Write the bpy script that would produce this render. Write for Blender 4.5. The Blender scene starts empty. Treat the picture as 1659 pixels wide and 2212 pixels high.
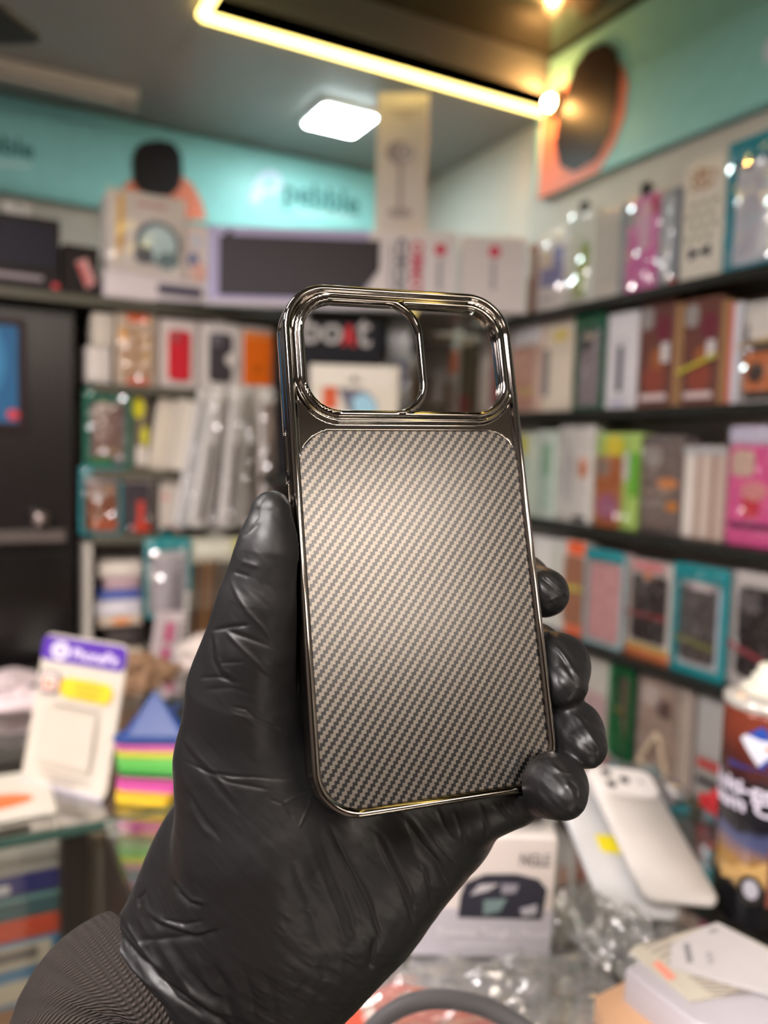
import bpy, bmesh, math, random
import numpy as np
from mathutils import Matrix, Vector
random.seed(7)
SC = bpy.context.scene
COL = SC.collection

# ------------------------------------------------------------------ camera
FPX, CX, CY = 1737.0, 829.5, 1106.0
YAW, PITCH, ROLL = np.radians([28.23, -4.36, -1.71])
_F = np.array([np.sin(YAW)*np.cos(PITCH), np.cos(YAW)*np.cos(PITCH), np.sin(PITCH)])
_R = np.array([np.cos(YAW), -np.sin(YAW), 0.0])
_D = -np.cross(_R, _F)
_c, _s = np.cos(ROLL), np.sin(ROLL)
M = np.stack([_c*_R+_s*_D, -_s*_R+_c*_D, _F])      # world -> (right, down, forward)
EYE = np.array([0, 0, 1.45])

def ray(px, py): return M.T @ np.array([(px-CX)/FPX, (py-CY)/FPX, 1.0])
def at_x(px, py, X): d = ray(px, py); return EYE + d*(X/d[0])
def at_y(px, py, Y): d = ray(px, py); return EYE + d*(Y/d[1])
def at_z(px, py, Z): d = ray(px, py); return EYE + d*((Z-EYE[2])/d[2])
def at_d(px, py, dep): return EYE + ray(px, py)*dep
def cam3(px, py, dep): return np.array([(px-CX)/FPX*dep, (py-CY)/FPX*dep, dep])
def c2w(P): return np.asarray(P) @ M + EYE

cd = bpy.data.cameras.new('camera')
cam = bpy.data.objects.new('camera', cd); COL.objects.link(cam)
cd.sensor_fit = 'VERTICAL'; cd.sensor_height = 36.0; cd.sensor_width = 27.0
cd.lens = FPX/2212*36.0
cd.clip_start = 0.01; cd.clip_end = 50
cd.dof.use_dof = True; cd.dof.focus_distance = 0.256
cd.dof.aperture_fstop = cd.lens/4.6
cm = Matrix.Identity(4)
for i in range(3):
    cm[i][0] = M[0][i]; cm[i][1] = -M[1][i]; cm[i][2] = -M[2][i]; cm[i][3] = EYE[i]
cam.matrix_world = cm
SC.camera = cam

# --------------------------------------------------------------- materials
def lin(c):
    return tuple(((x/255)/12.92 if x/255 <= .04045 else ((x/255+.055)/1.055)**2.4) for x in c)

_mats = {}
def mat(rgb, rough=.5, metal=0.0, spec=.22, coat=0.0, name=None):
    key = (tuple(rgb), rough, metal, spec, coat)
    if key in _mats: return _mats[key]
    m = bpy.data.materials.new(name or 'paint'); m.use_nodes = True
    b = m.node_tree.nodes['Principled BSDF']
    # slight mottling so that no surface is perfectly uniform
    nt = m.node_tree; tc = nt.nodes.new('ShaderNodeTexCoord'); nz = nt.nodes.new('ShaderNodeTexNoise')
    nz.inputs['Scale'].default_value = 35; nz.inputs['Detail'].default_value = 3
    mx = nt.nodes.new('ShaderNodeMix'); mx.data_type = 'RGBA'
    c = lin(rgb)
    mx.inputs['A'].default_value = (*[x*.93 for x in c], 1); mx.inputs['B'].default_value = (*[min(1, x*1.07) for x in c], 1)
    nt.links.new(tc.outputs['Object'], nz.inputs['Vector']); nt.links.new(nz.outputs['Fac'], mx.inputs['Factor'])
    nt.links.new(mx.outputs['Result'], b.inputs['Base Color'])
    b.inputs['Roughness'].default_value = rough; b.inputs['Metallic'].default_value = metal
    b.inputs['Specular IOR Level'].default_value = spec; b.inputs['Coat Weight'].default_value = coat
    _mats[key] = m
    return m

def emit(rgb, strength, name='lamp_light'):
    m = bpy.data.materials.new(name); m.use_nodes = True
    nt = m.node_tree; nt.nodes.remove(nt.nodes['Principled BSDF'])
    e = nt.nodes.new('ShaderNodeEmission'); e.inputs['Color'].default_value = (*rgb, 1); e.inputs['Strength'].default_value = strength
    nt.links.new(e.outputs[0], nt.nodes['Material Output'].inputs['Surface'])
    return m

def clear(name, tint=(1, 1, 1), gloss=.12, rough=.08, edge=.5, glosscol=(1, 1, 1), haze=0.0):
    """thin clear sheet: see-through plus a reflection that grows at grazing angles"""
    m = bpy.data.materials.new(name); m.use_nodes = True
    nt = m.node_tree; nt.nodes.remove(nt.nodes['Principled BSDF'])
    t = nt.nodes.new('ShaderNodeBsdfTransparent'); t.inputs['Color'].default_value = (*tint, 1)
    g = nt.nodes.new('ShaderNodeBsdfGlossy'); g.inputs['Roughness'].default_value = rough; g.inputs['Color'].default_value = (*glosscol, 1)
    lw = nt.nodes.new('ShaderNodeLayerWeight'); lw.inputs['Blend'].default_value = .35
    mp = nt.nodes.new('ShaderNodeMapRange'); mp.inputs['To Min'].default_value = gloss; mp.inputs['To Max'].default_value = edge
    nt.links.new(lw.outputs['Facing'], mp.inputs['Value'])
    x = nt.nodes.new('ShaderNodeMixShader')
    nt.links.new(mp.outputs['Result'], x.inputs['Fac']); nt.links.new(t.outputs[0], x.inputs[1]); nt.links.new(g.outputs[0], x.inputs[2])
    out = x.outputs[0]
    if haze:
        df = nt.nodes.new('ShaderNodeBsdfDiffuse'); df.inputs['Color'].default_value = (.82, .80, .79, 1); y = nt.nodes.new('ShaderNodeMixShader'); y.inputs['Fac'].default_value = haze
        nt.links.new(out, y.inputs[1]); nt.links.new(df.outputs[0], y.inputs[2]); out = y.outputs[0]
    nt.links.new(out, nt.nodes['Material Output'].inputs['Surface'])
    return m

FILM = clear('clear_film', (.97, .97, .97), .09, .08, .45)
WRAP = clear('crinkled_wrap', (.97, .97, .96), .13, .16, .40, (1, 1, 1), .13)
GLASS = clear('counter_glass', (.96, .985, .975), .06, .02, .8)
ACRYL = clear('clear_acrylic', (.95, .97, .97), .08, .03, .6)

# -------------------------------------------------------------- mesh tools
class MB:
    def __init__(s): s.v = []; s.f = []; s.mi = []
    def add(s, verts, faces, m=0):
        b = len(s.v); s.v.extend([tuple(map(float, p)) for p in verts])
        s.f.extend([tuple(b+i for i in f) for f in faces]); s.mi.extend([m]*len(faces)); return s
    def loops(s, loops, m=0, cap=True, closed=True):
        n = len(loops[0]); vs = [p for L in loops for p in L]; fs = []
        for k in range(len(loops)-1):
            for i in range(n if closed else n-1):
                j = (i+1) % n
                fs.append((k*n+i, k*n+j, (k+1)*n+j, (k+1)*n+i))
        if cap:
            fs.append(tuple(range(n-1, -1, -1))); fs.append(tuple((len(loops)-1)*n+i for i in range(n)))
        return s.add(vs, fs, m)
    def build(s, name, mats, parent=None, smooth=False):
        me = bpy.data.meshes.new(name); me.from_pydata(s.v, [], s.f); me.update()
        if not isinstance(mats, (list, tuple)): mats = [mats]
        for m in mats: me.materials.append(m)
        if len(mats) > 1: me.polygons.foreach_set('material_index', s.mi)
        if smooth: me.polygons.foreach_set('use_smooth', [True]*len(me.polygons))
        bm = bmesh.new(); bm.from_mesh(me); bmesh.ops.recalc_face_normals(bm, faces=bm.faces); bm.to_mesh(me); bm.free()
        o = bpy.data.objects.new(name, me); COL.objects.link(o)
        if parent: o.parent = parent
        return o

def rr(x0, x1, z0, z1, r, n=5, ins=0.0):
    """rounded rectangle, counter-clockwise list of (x, z)"""
    x0 += ins; x1 -= ins; z0 += ins; z1 -= ins
    r = max(1e-5, min(r-ins if r > ins else 1e-5, (x1-x0)/2*.999, (z1-z0)/2*.999)); p = []
    for cx, cz, a in ((x1-r, z0+r, -90), (x1-r, z1-r, 0), (x0+r, z1-r, 90), (x0+r, z0+r, 180)):
        for k in range(n+1):
            t = math.radians(a+90*k/n); p.append((cx+r*math.cos(t), cz+r*math.sin(t)))
    return p

def slab(mb, x0, x1, z0, z1, y0, y1, r=.002, ch=.001, m=0, n=5):
    """upright rounded slab: front face at y0 (towards the viewer), back at y1"""
    ch = min(ch, (y1-y0)/2*.99, (x1-x0)/4, (z1-z0)/4)
    L = [[(x, y, z) for x, z in rr(x0, x1, z0, z1, r, n, i)] for y, i in ((y0, ch), (y0+ch, 0), (y1-ch, 0), (y1, ch))]
    return mb.loops(L, m)

def hoop(mb, x0, x1, z0, z1, y0, y1, t, r, m=0, n=5):
    """rectangular border of width t"""
    A = rr(x0, x1, z0, z1, r, n); B = rr(x0+t, x1-t, z0+t, z1-t, max(r-t, .0005), n); k = len(A)
    vs = [(x, y0, z) for x, z in A]+[(x, y0, z) for x, z in B]+[(x, y1, z) for x, z in B]+[(x, y1, z) for x, z in A]
    fs = []
    for s in range(4):
        for i in range(k):
            j = (i+1) % k; a, b = s*k, ((s+1) % 4)*k
            fs.append((a+i, a+j, b+j, b+i))
    return mb.add(vs, fs, m)

def box(mb, x0, x1, y0, y1, z0, z1, m=0, ch=.0015):
    return slab(mb, x0, x1, z0, z1, y0, y1, ch*1.2, ch, m, 1)

def ellipse(cx, cz, a, b, n=28, rot=0):
    c, s = math.cos(rot), math.sin(rot)
    return [(cx+a*math.cos(t)*c-b*math.sin(t)*s, cz+a*math.cos(t)*s+b*math.sin(t)*c) for t in [2*math.pi*k/n for k in range(n)]]

def plate(mb, outline, y0, y1, m=0):
    return mb.loops([[(x, y0, z) for x, z in outline], [(x, y1, z) for x, z in outline]], m)

def tube(mb, pts, r, n=10, m=0, cap=True):
    pts = [np.array(p, float) for p in pts]; L = []
    rs = r if isinstance(r, (list, tuple, np.ndarray)) else [r]*len(pts)
    up = np.array([.13, .21, .97])
    for i, p in enumerate(pts):
        t = pts[min(i+1, len(pts)-1)]-pts[max(i-1, 0)]; t /= np.linalg.norm(t)+1e-12
        a = np.cross(t, up); a /= np.linalg.norm(a)+1e-9; b = np.cross(t, a)
        L.append([tuple(p+rs[i]*(math.cos(2*math.pi*k/n)*a+math.sin(2*math.pi*k/n)*b)) for k in range(n)])
    return mb.loops(L, m, cap)

def lathe(mb, prof, n=40, m=0):
    """prof: list of (radius, z) from bottom to top, around z"""
    L = [[(r*math.cos(2*math.pi*k/n), r*math.sin(2*math.pi*k/n), z) for k in range(n)] for r, z in prof]
    return mb.loops(L, m)

def ball(mb, c, r, m=0, nu=12, nv=8):
    L = []
    for j in range(1, nv):
        t = math.pi*j/nv
        L.append([(c[0]+r*math.sin(t)*math.cos(2*math.pi*k/nu), c[1]+r*math.sin(t)*math.sin(2*math.pi*k/nu), c[2]-r*math.cos(t)) for k in range(nu)])
    return mb.loops(L, m)

def text_mb(s, size, fn, m=0, mb=None, bold=0.0, align='CENTER', spacing=1.0, depth=.0004):
    """built-in font outline turned into mesh; fn maps (x, up, out) -> point"""
    cu = bpy.data.curves.new('t', 'FONT'); cu.body = s; cu.size = size; cu.align_x = align; cu.align_y = 'CENTER'
    cu.extrude = depth; cu.offset = bold; cu.resolution_u = 3; cu.space_character = spacing
    o = bpy.data.objects.new('t', cu); COL.objects.link(o)
    dg = bpy.context.evaluated_depsgraph_get(); dg.update()
    me = bpy.data.meshes.new_from_object(o.evaluated_get(dg))
    mb = mb or MB()
    mb.add([fn(v.co.x, v.co.y, v.co.z) for v in me.vertices], [tuple(p.vertices) for p in me.polygons], m)
    bpy.data.objects.remove(o); bpy.data.curves.remove(cu); bpy.data.meshes.remove(me)
    return mb

def thing(name, label, cat, loc=(0, 0, 0), rotz=0.0, group=None, mtx=None):
    o = bpy.data.objects.new(name, None); COL.objects.link(o); o.empty_display_size = .02
    if mtx is not None: o.matrix_world = mtx
    else: o.location = loc; o.rotation_euler = (0, 0, rotz)
    return tag(o, label, cat, group)
def tag(o, label, cat, group=None):
    o['label'] = label; o['category'] = cat
    if group: o['group'] = group
    return o
def struct(o): o['kind'] = 'structure'; return o

def basis(origin, u, v):
    """matrix whose local x = u, local z = v, local -y faces the viewer"""
    u = np.array(u, float); u /= np.linalg.norm(u); v = np.array(v, float); v -= u*(v@u); v /= np.linalg.norm(v)
    y = np.cross(v, u)
    m = Matrix.Identity(4)
    for i in range(3): m[i][0] = u[i]; m[i][1] = y[i]; m[i][2] = v[i]; m[i][3] = origin[i]
    return m

def vnoise(P, seed=0):
    """smooth value noise in 3-D, P (n,3) -> (n,) in [-1, 1]"""
    P = np.asarray(P, np.float64); I = np.floor(P).astype(np.int64); Fr = P-I; Fr = Fr*Fr*(3-2*Fr); out = 0
    for dx in (0, 1):
        for dy in (0, 1):
            for dz in (0, 1):
                h = (I[:, 0]+dx)*374761393+(I[:, 1]+dy)*668265263+(I[:, 2]+dz)*2147483647+seed*974634777
                h = (h ^ (h >> 13))*1274126177; h = (h ^ (h >> 16)) & 0xffff
                w = (Fr[:, 0] if dx else 1-Fr[:, 0])*(Fr[:, 1] if dy else 1-Fr[:, 1])*(Fr[:, 2] if dz else 1-Fr[:, 2])
                out = out+w*(h/32767.5-1)
    return out

# -------------------------------------- surfaces grown from distance fields
def surface_nets(Fv, org, h):
    nx, ny, nz = Fv.shape; ins = Fv < 0
    acc = np.zeros((nx-1, ny-1, nz-1, 3), np.float32); cnt = np.zeros((nx-1, ny-1, nz-1), np.float32)
    off = [(a, b) for a in (0, 1) for b in (0, 1)]
    def sl(o): return tuple(slice(o[k], o[k]+(nx, ny, nz)[k]-1) for k in range(3))
    for ax in range(3):
        o2 = [k for k in range(3) if k != ax]
        for a, b in off:
            o0 = [0, 0, 0]; o0[o2[0]] = a; o0[o2[1]] = b; o1 = list(o0); o1[ax] = 1
            f0, f1 = Fv[sl(o0)], Fv[sl(o1)]; cr = ins[sl(o0)] != ins[sl(o1)]
            t = np.where(cr, f0/np.where(cr, f0-f1, 1), 0)
            for k in range(3): acc[..., k] += np.where(cr, t if k == ax else o0[k], 0)
            cnt += cr
    act = cnt > 0; idx = -np.ones(act.shape, np.int64); ii = np.argwhere(act); idx[act] = np.arange(len(ii))
    V = (ii+acc[act]/cnt[act][:, None])*h+np.asarray(org); Q = []
    for ax in range(3):
        o2 = [k for k in range(3) if k != ax]
        s0 = [slice(1, n-1) for n in (nx, ny, nz)]; s1 = list(s0)
        s0[ax] = slice(0, (nx, ny, nz)[ax]-1); s1[ax] = slice(1, (nx, ny, nz)[ax])
        a, b = ins[tuple(s0)], ins[tuple(s1)]
        e = np.argwhere(a != b)
        if not len(e): continue
        flip = a[tuple(e.T)]
        base = e.copy(); base[:, o2[0]] += 1; base[:, o2[1]] += 1
        def g(p, q):
            c = base.copy(); c[:, o2[0]] -= p; c[:, o2[1]] -= q; return idx[tuple(c.T)]
        q = np.stack([g(0, 0), g(1, 0), g(1, 1), g(0, 1)], 1)
        if ax == 1: flip = ~flip
        q[flip] = q[flip][:, ::-1]; Q.append(q)
    Q = np.concatenate(Q)[:, ::-1]
    return V.astype(np.float64), Q

def subdivide(V, Q):
    e = np.concatenate([np.sort(Q[:, [k, (k+1) % 4]], 1) for k in range(4)])
    u, inv = np.unique(e, axis=0, return_inverse=True); inv = inv.reshape(-1); n = len(Q)
    E = len(V)+np.arange(len(u)); m = V[u].mean(1); c = V[Q].mean(1); ci = len(V)+len(u)+np.arange(n)
    ed = [E[inv[k*n:(k+1)*n]] for k in range(4)]
    Q2 = np.concatenate([np.stack([Q[:, k], ed[k], ci, ed[(k+3) % 4]], 1) for k in range(4)])
    return np.concatenate([V, m, c]), Q2

def grad(fn, V, e):
    G = np.stack([fn(V+np.eye(3)[k]*e)-fn(V-np.eye(3)[k]*e) for k in range(3)], 1)/(2*e)
    return G
def relax(fn, V, e, it=3):
    for _ in range(it):
        G = grad(fn, V, e); V = V-G*(fn(V)/np.maximum((G*G).sum(1), .2))[:, None]
    return V

def np_mesh(name, V, Q, m, parent=None, N=None):
    me = bpy.data.meshes.new(name); me.vertices.add(len(V)); me.vertices.foreach_set('co', np.asarray(V, np.float32).ravel())
    me.loops.add(Q.size); me.polygons.add(len(Q)); me.loops.foreach_set('vertex_index', Q.ravel().astype(np.int32))
    me.polygons.foreach_set('loop_start', np.arange(0, Q.size, 4, dtype=np.int32))
    me.polygons.foreach_set('use_smooth', np.ones(len(Q), bool)); me.update(calc_edges=True); me.validate()
    me.materials.append(m)
    if N is not None and len(N) == len(me.vertices): me.normals_split_custom_set_from_vertices([tuple(n) for n in N])
    o = bpy.data.objects.new(name, me); COL.objects.link(o)
    if parent: o.parent = parent
    return o
# ------------------------------------------------------------ the phone case
q4 = np.array([[598, 608], [1085, 645], [1216, 1701], [690, 1775]], float)
_A = []
for (X_, Y_), (u_, v_) in zip(((0, 0), (1, 0), (1, 1), (0, 1)), q4):
    x_, y_ = (u_-CX)/FPX, (v_-CY)/FPX
    _A.append([X_, Y_, 1, 0, 0, 0, -x_*X_, -x_*Y_, -x_]); _A.append([0, 0, 0, X_, Y_, 1, -y_*X_, -y_*Y_, -y_])
_h = np.linalg.svd(np.array(_A))[2][-1].reshape(3, 3)
_h = _h if _h[2, 2] > 0 else -_h
_a, _b, _t = _h.T
_k = .081/np.linalg.norm(_a); _a, _b, _t = _k*_a, _k*_b, _k*_t
CW, CH, CT = 81.0, 168.0, 11.0
_u = _a/np.linalg.norm(_a); _v = _b/np.linalg.norm(_b)
_e1 = (_u+_v)/np.linalg.norm(_u+_v); _e2 = (_u-_v)/np.linalg.norm(_u-_v)      # symmetric orthogonalisation
_u = (_e1+_e2)/math.sqrt(2); _v = (_e1-_e2)/math.sqrt(2); _n = np.cross(_v, _u)  # _n points back to the viewer
if _n[2] > 0: _n = -_n
_cen = _t+.5*_a+.5*_b
CASE_O = _cen-_u*CW*.0005-_v*CH*.0005            # camera-space origin = top left corner of the front face

def case_local(P):
    """camera-space metres -> case millimetres (x right, y down, z out)"""
    d = (P-CASE_O)*1000
    return np.stack([d@_u, d@_v, d@_n], -1)

def sd_rr(x, y, x0, x1, y0, y1, r):
    qx = np.abs(x-(x0+x1)/2)-(x1-x0)/2+r; qy = np.abs(y-(y0+y1)/2)-(y1-y0)/2+r
    return np.hypot(np.maximum(qx, 0), np.maximum(qy, 0))+np.minimum(np.maximum(qx, qy), 0)-r
def sd_ext(d2, z, z0, z1, rd):
    qx = d2+rd; qz = np.abs(z-(z0+z1)/2)-(z1-z0)/2+rd
    return np.hypot(np.maximum(qx, 0), np.maximum(qz, 0))+np.minimum(np.maximum(qx, qz), 0)-rd
def smin(a, b, k):
    h = np.maximum(k-np.abs(a-b), 0)/k
    return np.minimum(a, b)-h*h*k*.25

def f_case(P):
    x, y, z = P[..., 0], P[..., 1], P[..., 2]
    dO = sd_rr(x, y, 0, CW, 0, CH, 15)
    dP = sd_rr(x, y, 2.4, CW-1.7, 49.4, CH-2.3, 12)
    dC = sd_rr(x, y, 6.4, 75.6, 5.9, 42.9, 11)
    dH = sd_rr(x, y, 6.4, 45.4, 5.9, 42.9, 10.5)
    bulge = .55*np.clip(1-((z+5.25)/5.75)**2, 0, 1)
    wall = sd_ext(np.abs(dO+1.0)-1.0-bulge, z, -CT, .5, .9)
    lip = np.hypot(dO+1.1, z-.2)-1.25
    platf = sd_ext(np.maximum(np.maximum(dO+1.0, .15-dP), .3-dC), z, -2.0, -.5, .3)
    r1 = np.hypot(dC-1.2, (z-.5))-1.25
    r2 = np.hypot(dC-3.2, (z+.1)*1.15)-.75
    r3 = np.maximum(np.hypot(dH-1.25, (z-.1)*.75)-1.3, dC-.8)
    coll = sd_ext(np.maximum(np.abs(dC-.7)-.7, .0-dC), z, -2.4, 0, .3)
    f = smin(wall, lip, .8); f = smin(f, platf, 1.4); f = smin(f, r2, .7); f = smin(f, r1, .6)
    f = smin(f, coll, .4); f = smin(f, r3, .6)
    # volume keys on the left side
    for ya, yb in ((50, 62), (66, 78)):
        key = np.maximum(np.hypot(x-.2, np.maximum(np.abs(y-(ya+yb)/2)-(yb-ya)/2, 0))-1.3, np.abs(z+5)-2.0)
        f = smin(f, key, .5)
    return f

def chrome_mat():
    m = bpy.data.materials.new('gunmetal_chrome'); m.use_nodes = True
    b = m.node_tree.nodes['Principled BSDF']
    b.inputs['Base Color'].default_value = (.30, .27, .245, 1); b.inputs['Metallic'].default_value = 1; b.inputs['Roughness'].default_value = .07
    return m

def carbon_mat():
    m = bpy.data.materials.new('carbon_twill'); m.use_nodes = True; nt = m.node_tree; N = nt.nodes; L = nt.links
    b = N['Principled BSDF']; tc = N.new('ShaderNodeTexCoord'); sp = N.new('ShaderNodeSeparateXYZ'); L.new(tc.outputs['Object'], sp.inputs[0])
    def mth(op, a, bb=None):
        n = N.new('ShaderNodeMath'); n.operation = op
        for i, v in enumerate((a, bb)):
            if v is None: continue
            if isinstance(v, (int, float)): n.inputs[i].default_value = v
            else: L.new(v, n.inputs[i])
        return n.outputs[0]
    # object space: x across, z up (metres).  Rows 1.13 mm high, thread period 3.2 mm, each row steps .92 mm
    row = mth('FLOOR', mth('DIVIDE', mth('MULTIPLY', sp.outputs['Z'], -1.0), .00113))
    s = mth('FRACT', mth('DIVIDE', mth('ADD', sp.outputs['X'], mth('MULTIPLY', row, .00092)), .0032))
    over = mth('LESS_THAN', s, .5)
    nz = N.new('ShaderNodeTexNoise'); nz.inputs['Scale'].default_value = 4500; nz.inputs['Detail'].default_value = 1; L.new(tc.outputs['Object'], nz.inputs['Vector'])
    mx = N.new('ShaderNodeMix'); mx.data_type = 'RGBA'; mx.inputs['A'].default_value = (.026, .026, .030, 1); mx.inputs['B'].default_value = (.21, .183, .157, 1)
    L.new(over, mx.inputs['Factor'])
    gr = N.new('ShaderNodeMix'); gr.data_type = 'RGBA'; gr.blend_type = 'MULTIPLY'; gr.inputs['Factor'].default_value = .35
    L.new(mx.outputs['Result'], gr.inputs['A']); L.new(nz.outputs['Color'], gr.inputs['B']); L.new(gr.outputs['Result'], b.inputs['Base Color'])
    b.inputs['Metallic'].default_value = .85
    rg = mth('ADD', mth('MULTIPLY', over, .07), .25); L.new(rg, b.inputs['Roughness'])
    bp = N.new('ShaderNodeBump'); bp.inputs['Strength'].default_value = .25; bp.inputs['Distance'].default_value = .0001
    hh = mth('ADD', over, mth('MULTIPLY', nz.outputs['Fac'], .5)); L.new(hh, bp.inputs['Height']); L.new(bp.outputs['Normal'], b.inputs['Normal'])
    b.inputs['Specular IOR Level'].default_value = .5; b.inputs['Coat Weight'].default_value = .85; b.inputs['Coat IOR'].default_value = 1.5; b.inputs['Coat Roughness'].default_value = .22
    return m

# world basis of the case: object x = right, y = into the scene, z = up
_cw = lambda P: c2w(CASE_O+(P[..., 0:1]*_u+P[..., 1:2]*_v+P[..., 2:3]*_n)*.001)
_base = c2w(CASE_O+(CW/2*_u+CH*_v-CT/2*_n)*.001)
_mc = basis(_base, _u @ M, -_v @ M)
case = thing('phone_case', 'gunmetal chrome phone case with a carbon weave back, held in the black gloved hand', 'phone case', mtx=_mc)
def to_obj(P):          # case mm -> object local metres
    P = np.asarray(P, float)
    return np.stack([P[..., 0]-CW/2, -(P[..., 2]+CT/2), CH-P[..., 1]], -1)*.001

h_ = .5
gx = np.arange(-2.5, CW+2.6, h_); gy = np.arange(-2, CH+2.1, h_); gz = np.arange(-CT-1.5, 3.1, h_)
G = np.stack(np.meshgrid(gx, gy, gz, indexing='ij'), -1).astype(np.float32)
Vc, Qc = surface_nets(f_case(G), (gx[0], gy[0], gz[0]), h_); del G
Vc = relax(f_case, Vc, .05, 3)
Nc = grad(f_case, Vc, .06); Nc /= np.linalg.norm(Nc, axis=1)[:, None]+1e-9
fr = np_mesh('frame', to_obj(Vc), Qc[:, ::-1], chrome_mat(), case, np.stack([Nc[:, 0], -Nc[:, 2], -Nc[:, 1]], 1)); fr['label'] = 'polished gunmetal chrome frame'

mb = MB(); x0, x1 = (2.2-CW/2)*.001, (CW-1.5-CW/2)*.001
slab(mb, x0, x1, .0021, (CH-49.2)*.001, -(CT/2-.35)*.001, -(CT/2-2.0)*.001, .012, .0003, 0, 16)
pn = mb.build('back_panel', carbon_mat(), case); pn['label'] = 'grey and black carbon weave panel'
def f_lens(P):
    x, y, z = P[..., 0], P[..., 1], P[..., 2]
    return sd_ext(np.maximum(sd_rr(x, y, 6.4, 75.6, 5.9, 42.9, 11)-.5, 1.6-sd_rr(x, y, 6.4, 45.4, 5.9, 42.9, 10.5)), z, -1.6, -.8, .2)
gx = np.arange(5, 78, .4); gy = np.arange(4, 45, .4); gz = np.arange(-2.2, 0, .2)
G = np.stack(np.meshgrid(gx, gy, np.arange(-2.4, .1, .4), indexing='ij'), -1).astype(np.float32)
Vl, Ql = surface_nets(f_lens(G), (gx[0], gy[0], -2.4), .4); Vl = relax(f_lens, Vl, .04, 2)
wn = np_mesh('camera_window', to_obj(Vl), Ql[:, ::-1], clear('smoked_clear', (.93, .91, .89), .045, .02, .5), case); wn['label'] = 'smoky see-through camera window'

# ------------------------------------------------- the gloved hand and sleeve
def cap(P, a, b, ra, rb, sz=1.0):
    """tapered capsule between camera-space points; sz squashes it in depth"""
    a = np.array(a); b = np.array(b); s = np.array([1, 1, sz]); pa = (P-a)*s; ba = (b-a)*s
    t = np.clip((pa@ba)/(ba@ba+1e-12), 0, 1)
    return np.linalg.norm(pa-t[..., None]*ba, axis=-1)-(ra+(rb-ra)*t)
def K(px, py, dep, rpx): return (cam3(px, py, dep), rpx*dep/FPX)

def chain(P, pts, k, sz=1.0):
    d = None
    for (a, ra), (b, rb) in zip(pts[:-1], pts[1:]):
        e = cap(P, a, b, ra, rb, sz); d = e if d is None else smin(d, e, k)
    return d

PALM = [
    ([K(140, 2440, .292, 190), K(345, 2225, .286, 205), K(560, 2010, .283, 232)], 1.55),
    ([K(470, 2080, .283, 178), K(568, 1930, .272, 186), K(556, 1800, .264, 160), K(524, 1640, .261, 128), K(530, 1490, .258, 110)], 1.25),
    ([K(560, 2010, .283, 232), K(740, 1880, .281, 205), K(905, 1745, .280, 150)], 1.6),
    ([K(560, 1850, .285, 190), K(800, 1560, .301, 150)], 1.6),
    ([K(905, 1745, .280, 140), K(880, 1540, .302, 110)], 1.4)]
THUMB = [K(530, 1490, .257, 110), K(547, 1390, .253, 90), K(564, 1290, .250, 74), K(581, 1190, .248, 56), K(587, 1103, .248, 43)]
INDEX = [K(640, 1500, .30, 85), K(760, 1330, .312, 70), K(1010, 1235, .314, 60), K(1120, 1258, .300, 56), K(1176, 1281, .281, 53)]
MIDDLE = [K(700, 1540, .305, 85), K(840, 1410, .314, 70), K(1060, 1380, .312, 62), K(1150, 1412, .300, 60), K(1206, 1435, .280, 58), K(1219, 1478, .271, 50)]
RING = [K(760, 1600, .305, 85), K(900, 1520, .311, 70), K(1080, 1530, .306, 62), K(1180, 1560, .292, 58), K(1237, 1580, .273, 57), K(1264, 1612, .263, 47)]
PINKY = [K(905, 1745, .279, 128), K(1015, 1722, .275, 90), K(1105, 1708, .272, 64), K(1172, 1690, .262, 56), K(1203, 1700, .252, 57), K(1218, 1720, .246, 43)]

def f_hand_raw(P):
    d = None
    for pts, sz in PALM:
        e = chain(P, pts, .012, sz); d = e if d is None else smin(d, e, .02)
    d = smin(d, chain(P, THUMB, .009), .010)
    for fi in (INDEX, MIDDLE, RING, PINKY): d = smin(d, chain(P, fi, .007), .0035)
    return d
def f_case_solid(P):
    L = case_local(P)
    return sd_ext(sd_rr(L[..., 0], L[..., 1], 0, CW, 0, CH, 15), L[..., 2], -CT, 1.6, .8)*.001
def f_hand(P):
    return np.maximum(f_hand_raw(P), .0012-f_case_solid(P))

hh = .0016
gx = np.arange(-.155, .085, hh); gy = np.arange(-.018, .245, hh); gz = np.arange(.215, .345, hh)
FH = np.stack([f_hand(np.stack(np.meshgrid([x_], gy, gz, indexing='ij'), -1))[0] for x_ in gx]).astype(np.float32)
Vh, Qh = surface_nets(FH, (gx[0], gy[0], gz[0]), hh); del FH
Vh = relax(f_hand, Vh, 1e-4, 2)
Vh, Qh = subdivide(Vh, Qh); Vh = relax(f_hand, Vh, 1e-4, 2)
Vh, Qh = subdivide(Vh, Qh); Vh = relax(f_hand_raw if False else f_hand, Vh, 1e-4, 1)
Nh = grad(f_hand_raw, Vh, 4e-4); Nh /= np.linalg.norm(Nh, axis=1)[:, None]+1e-9

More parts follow.
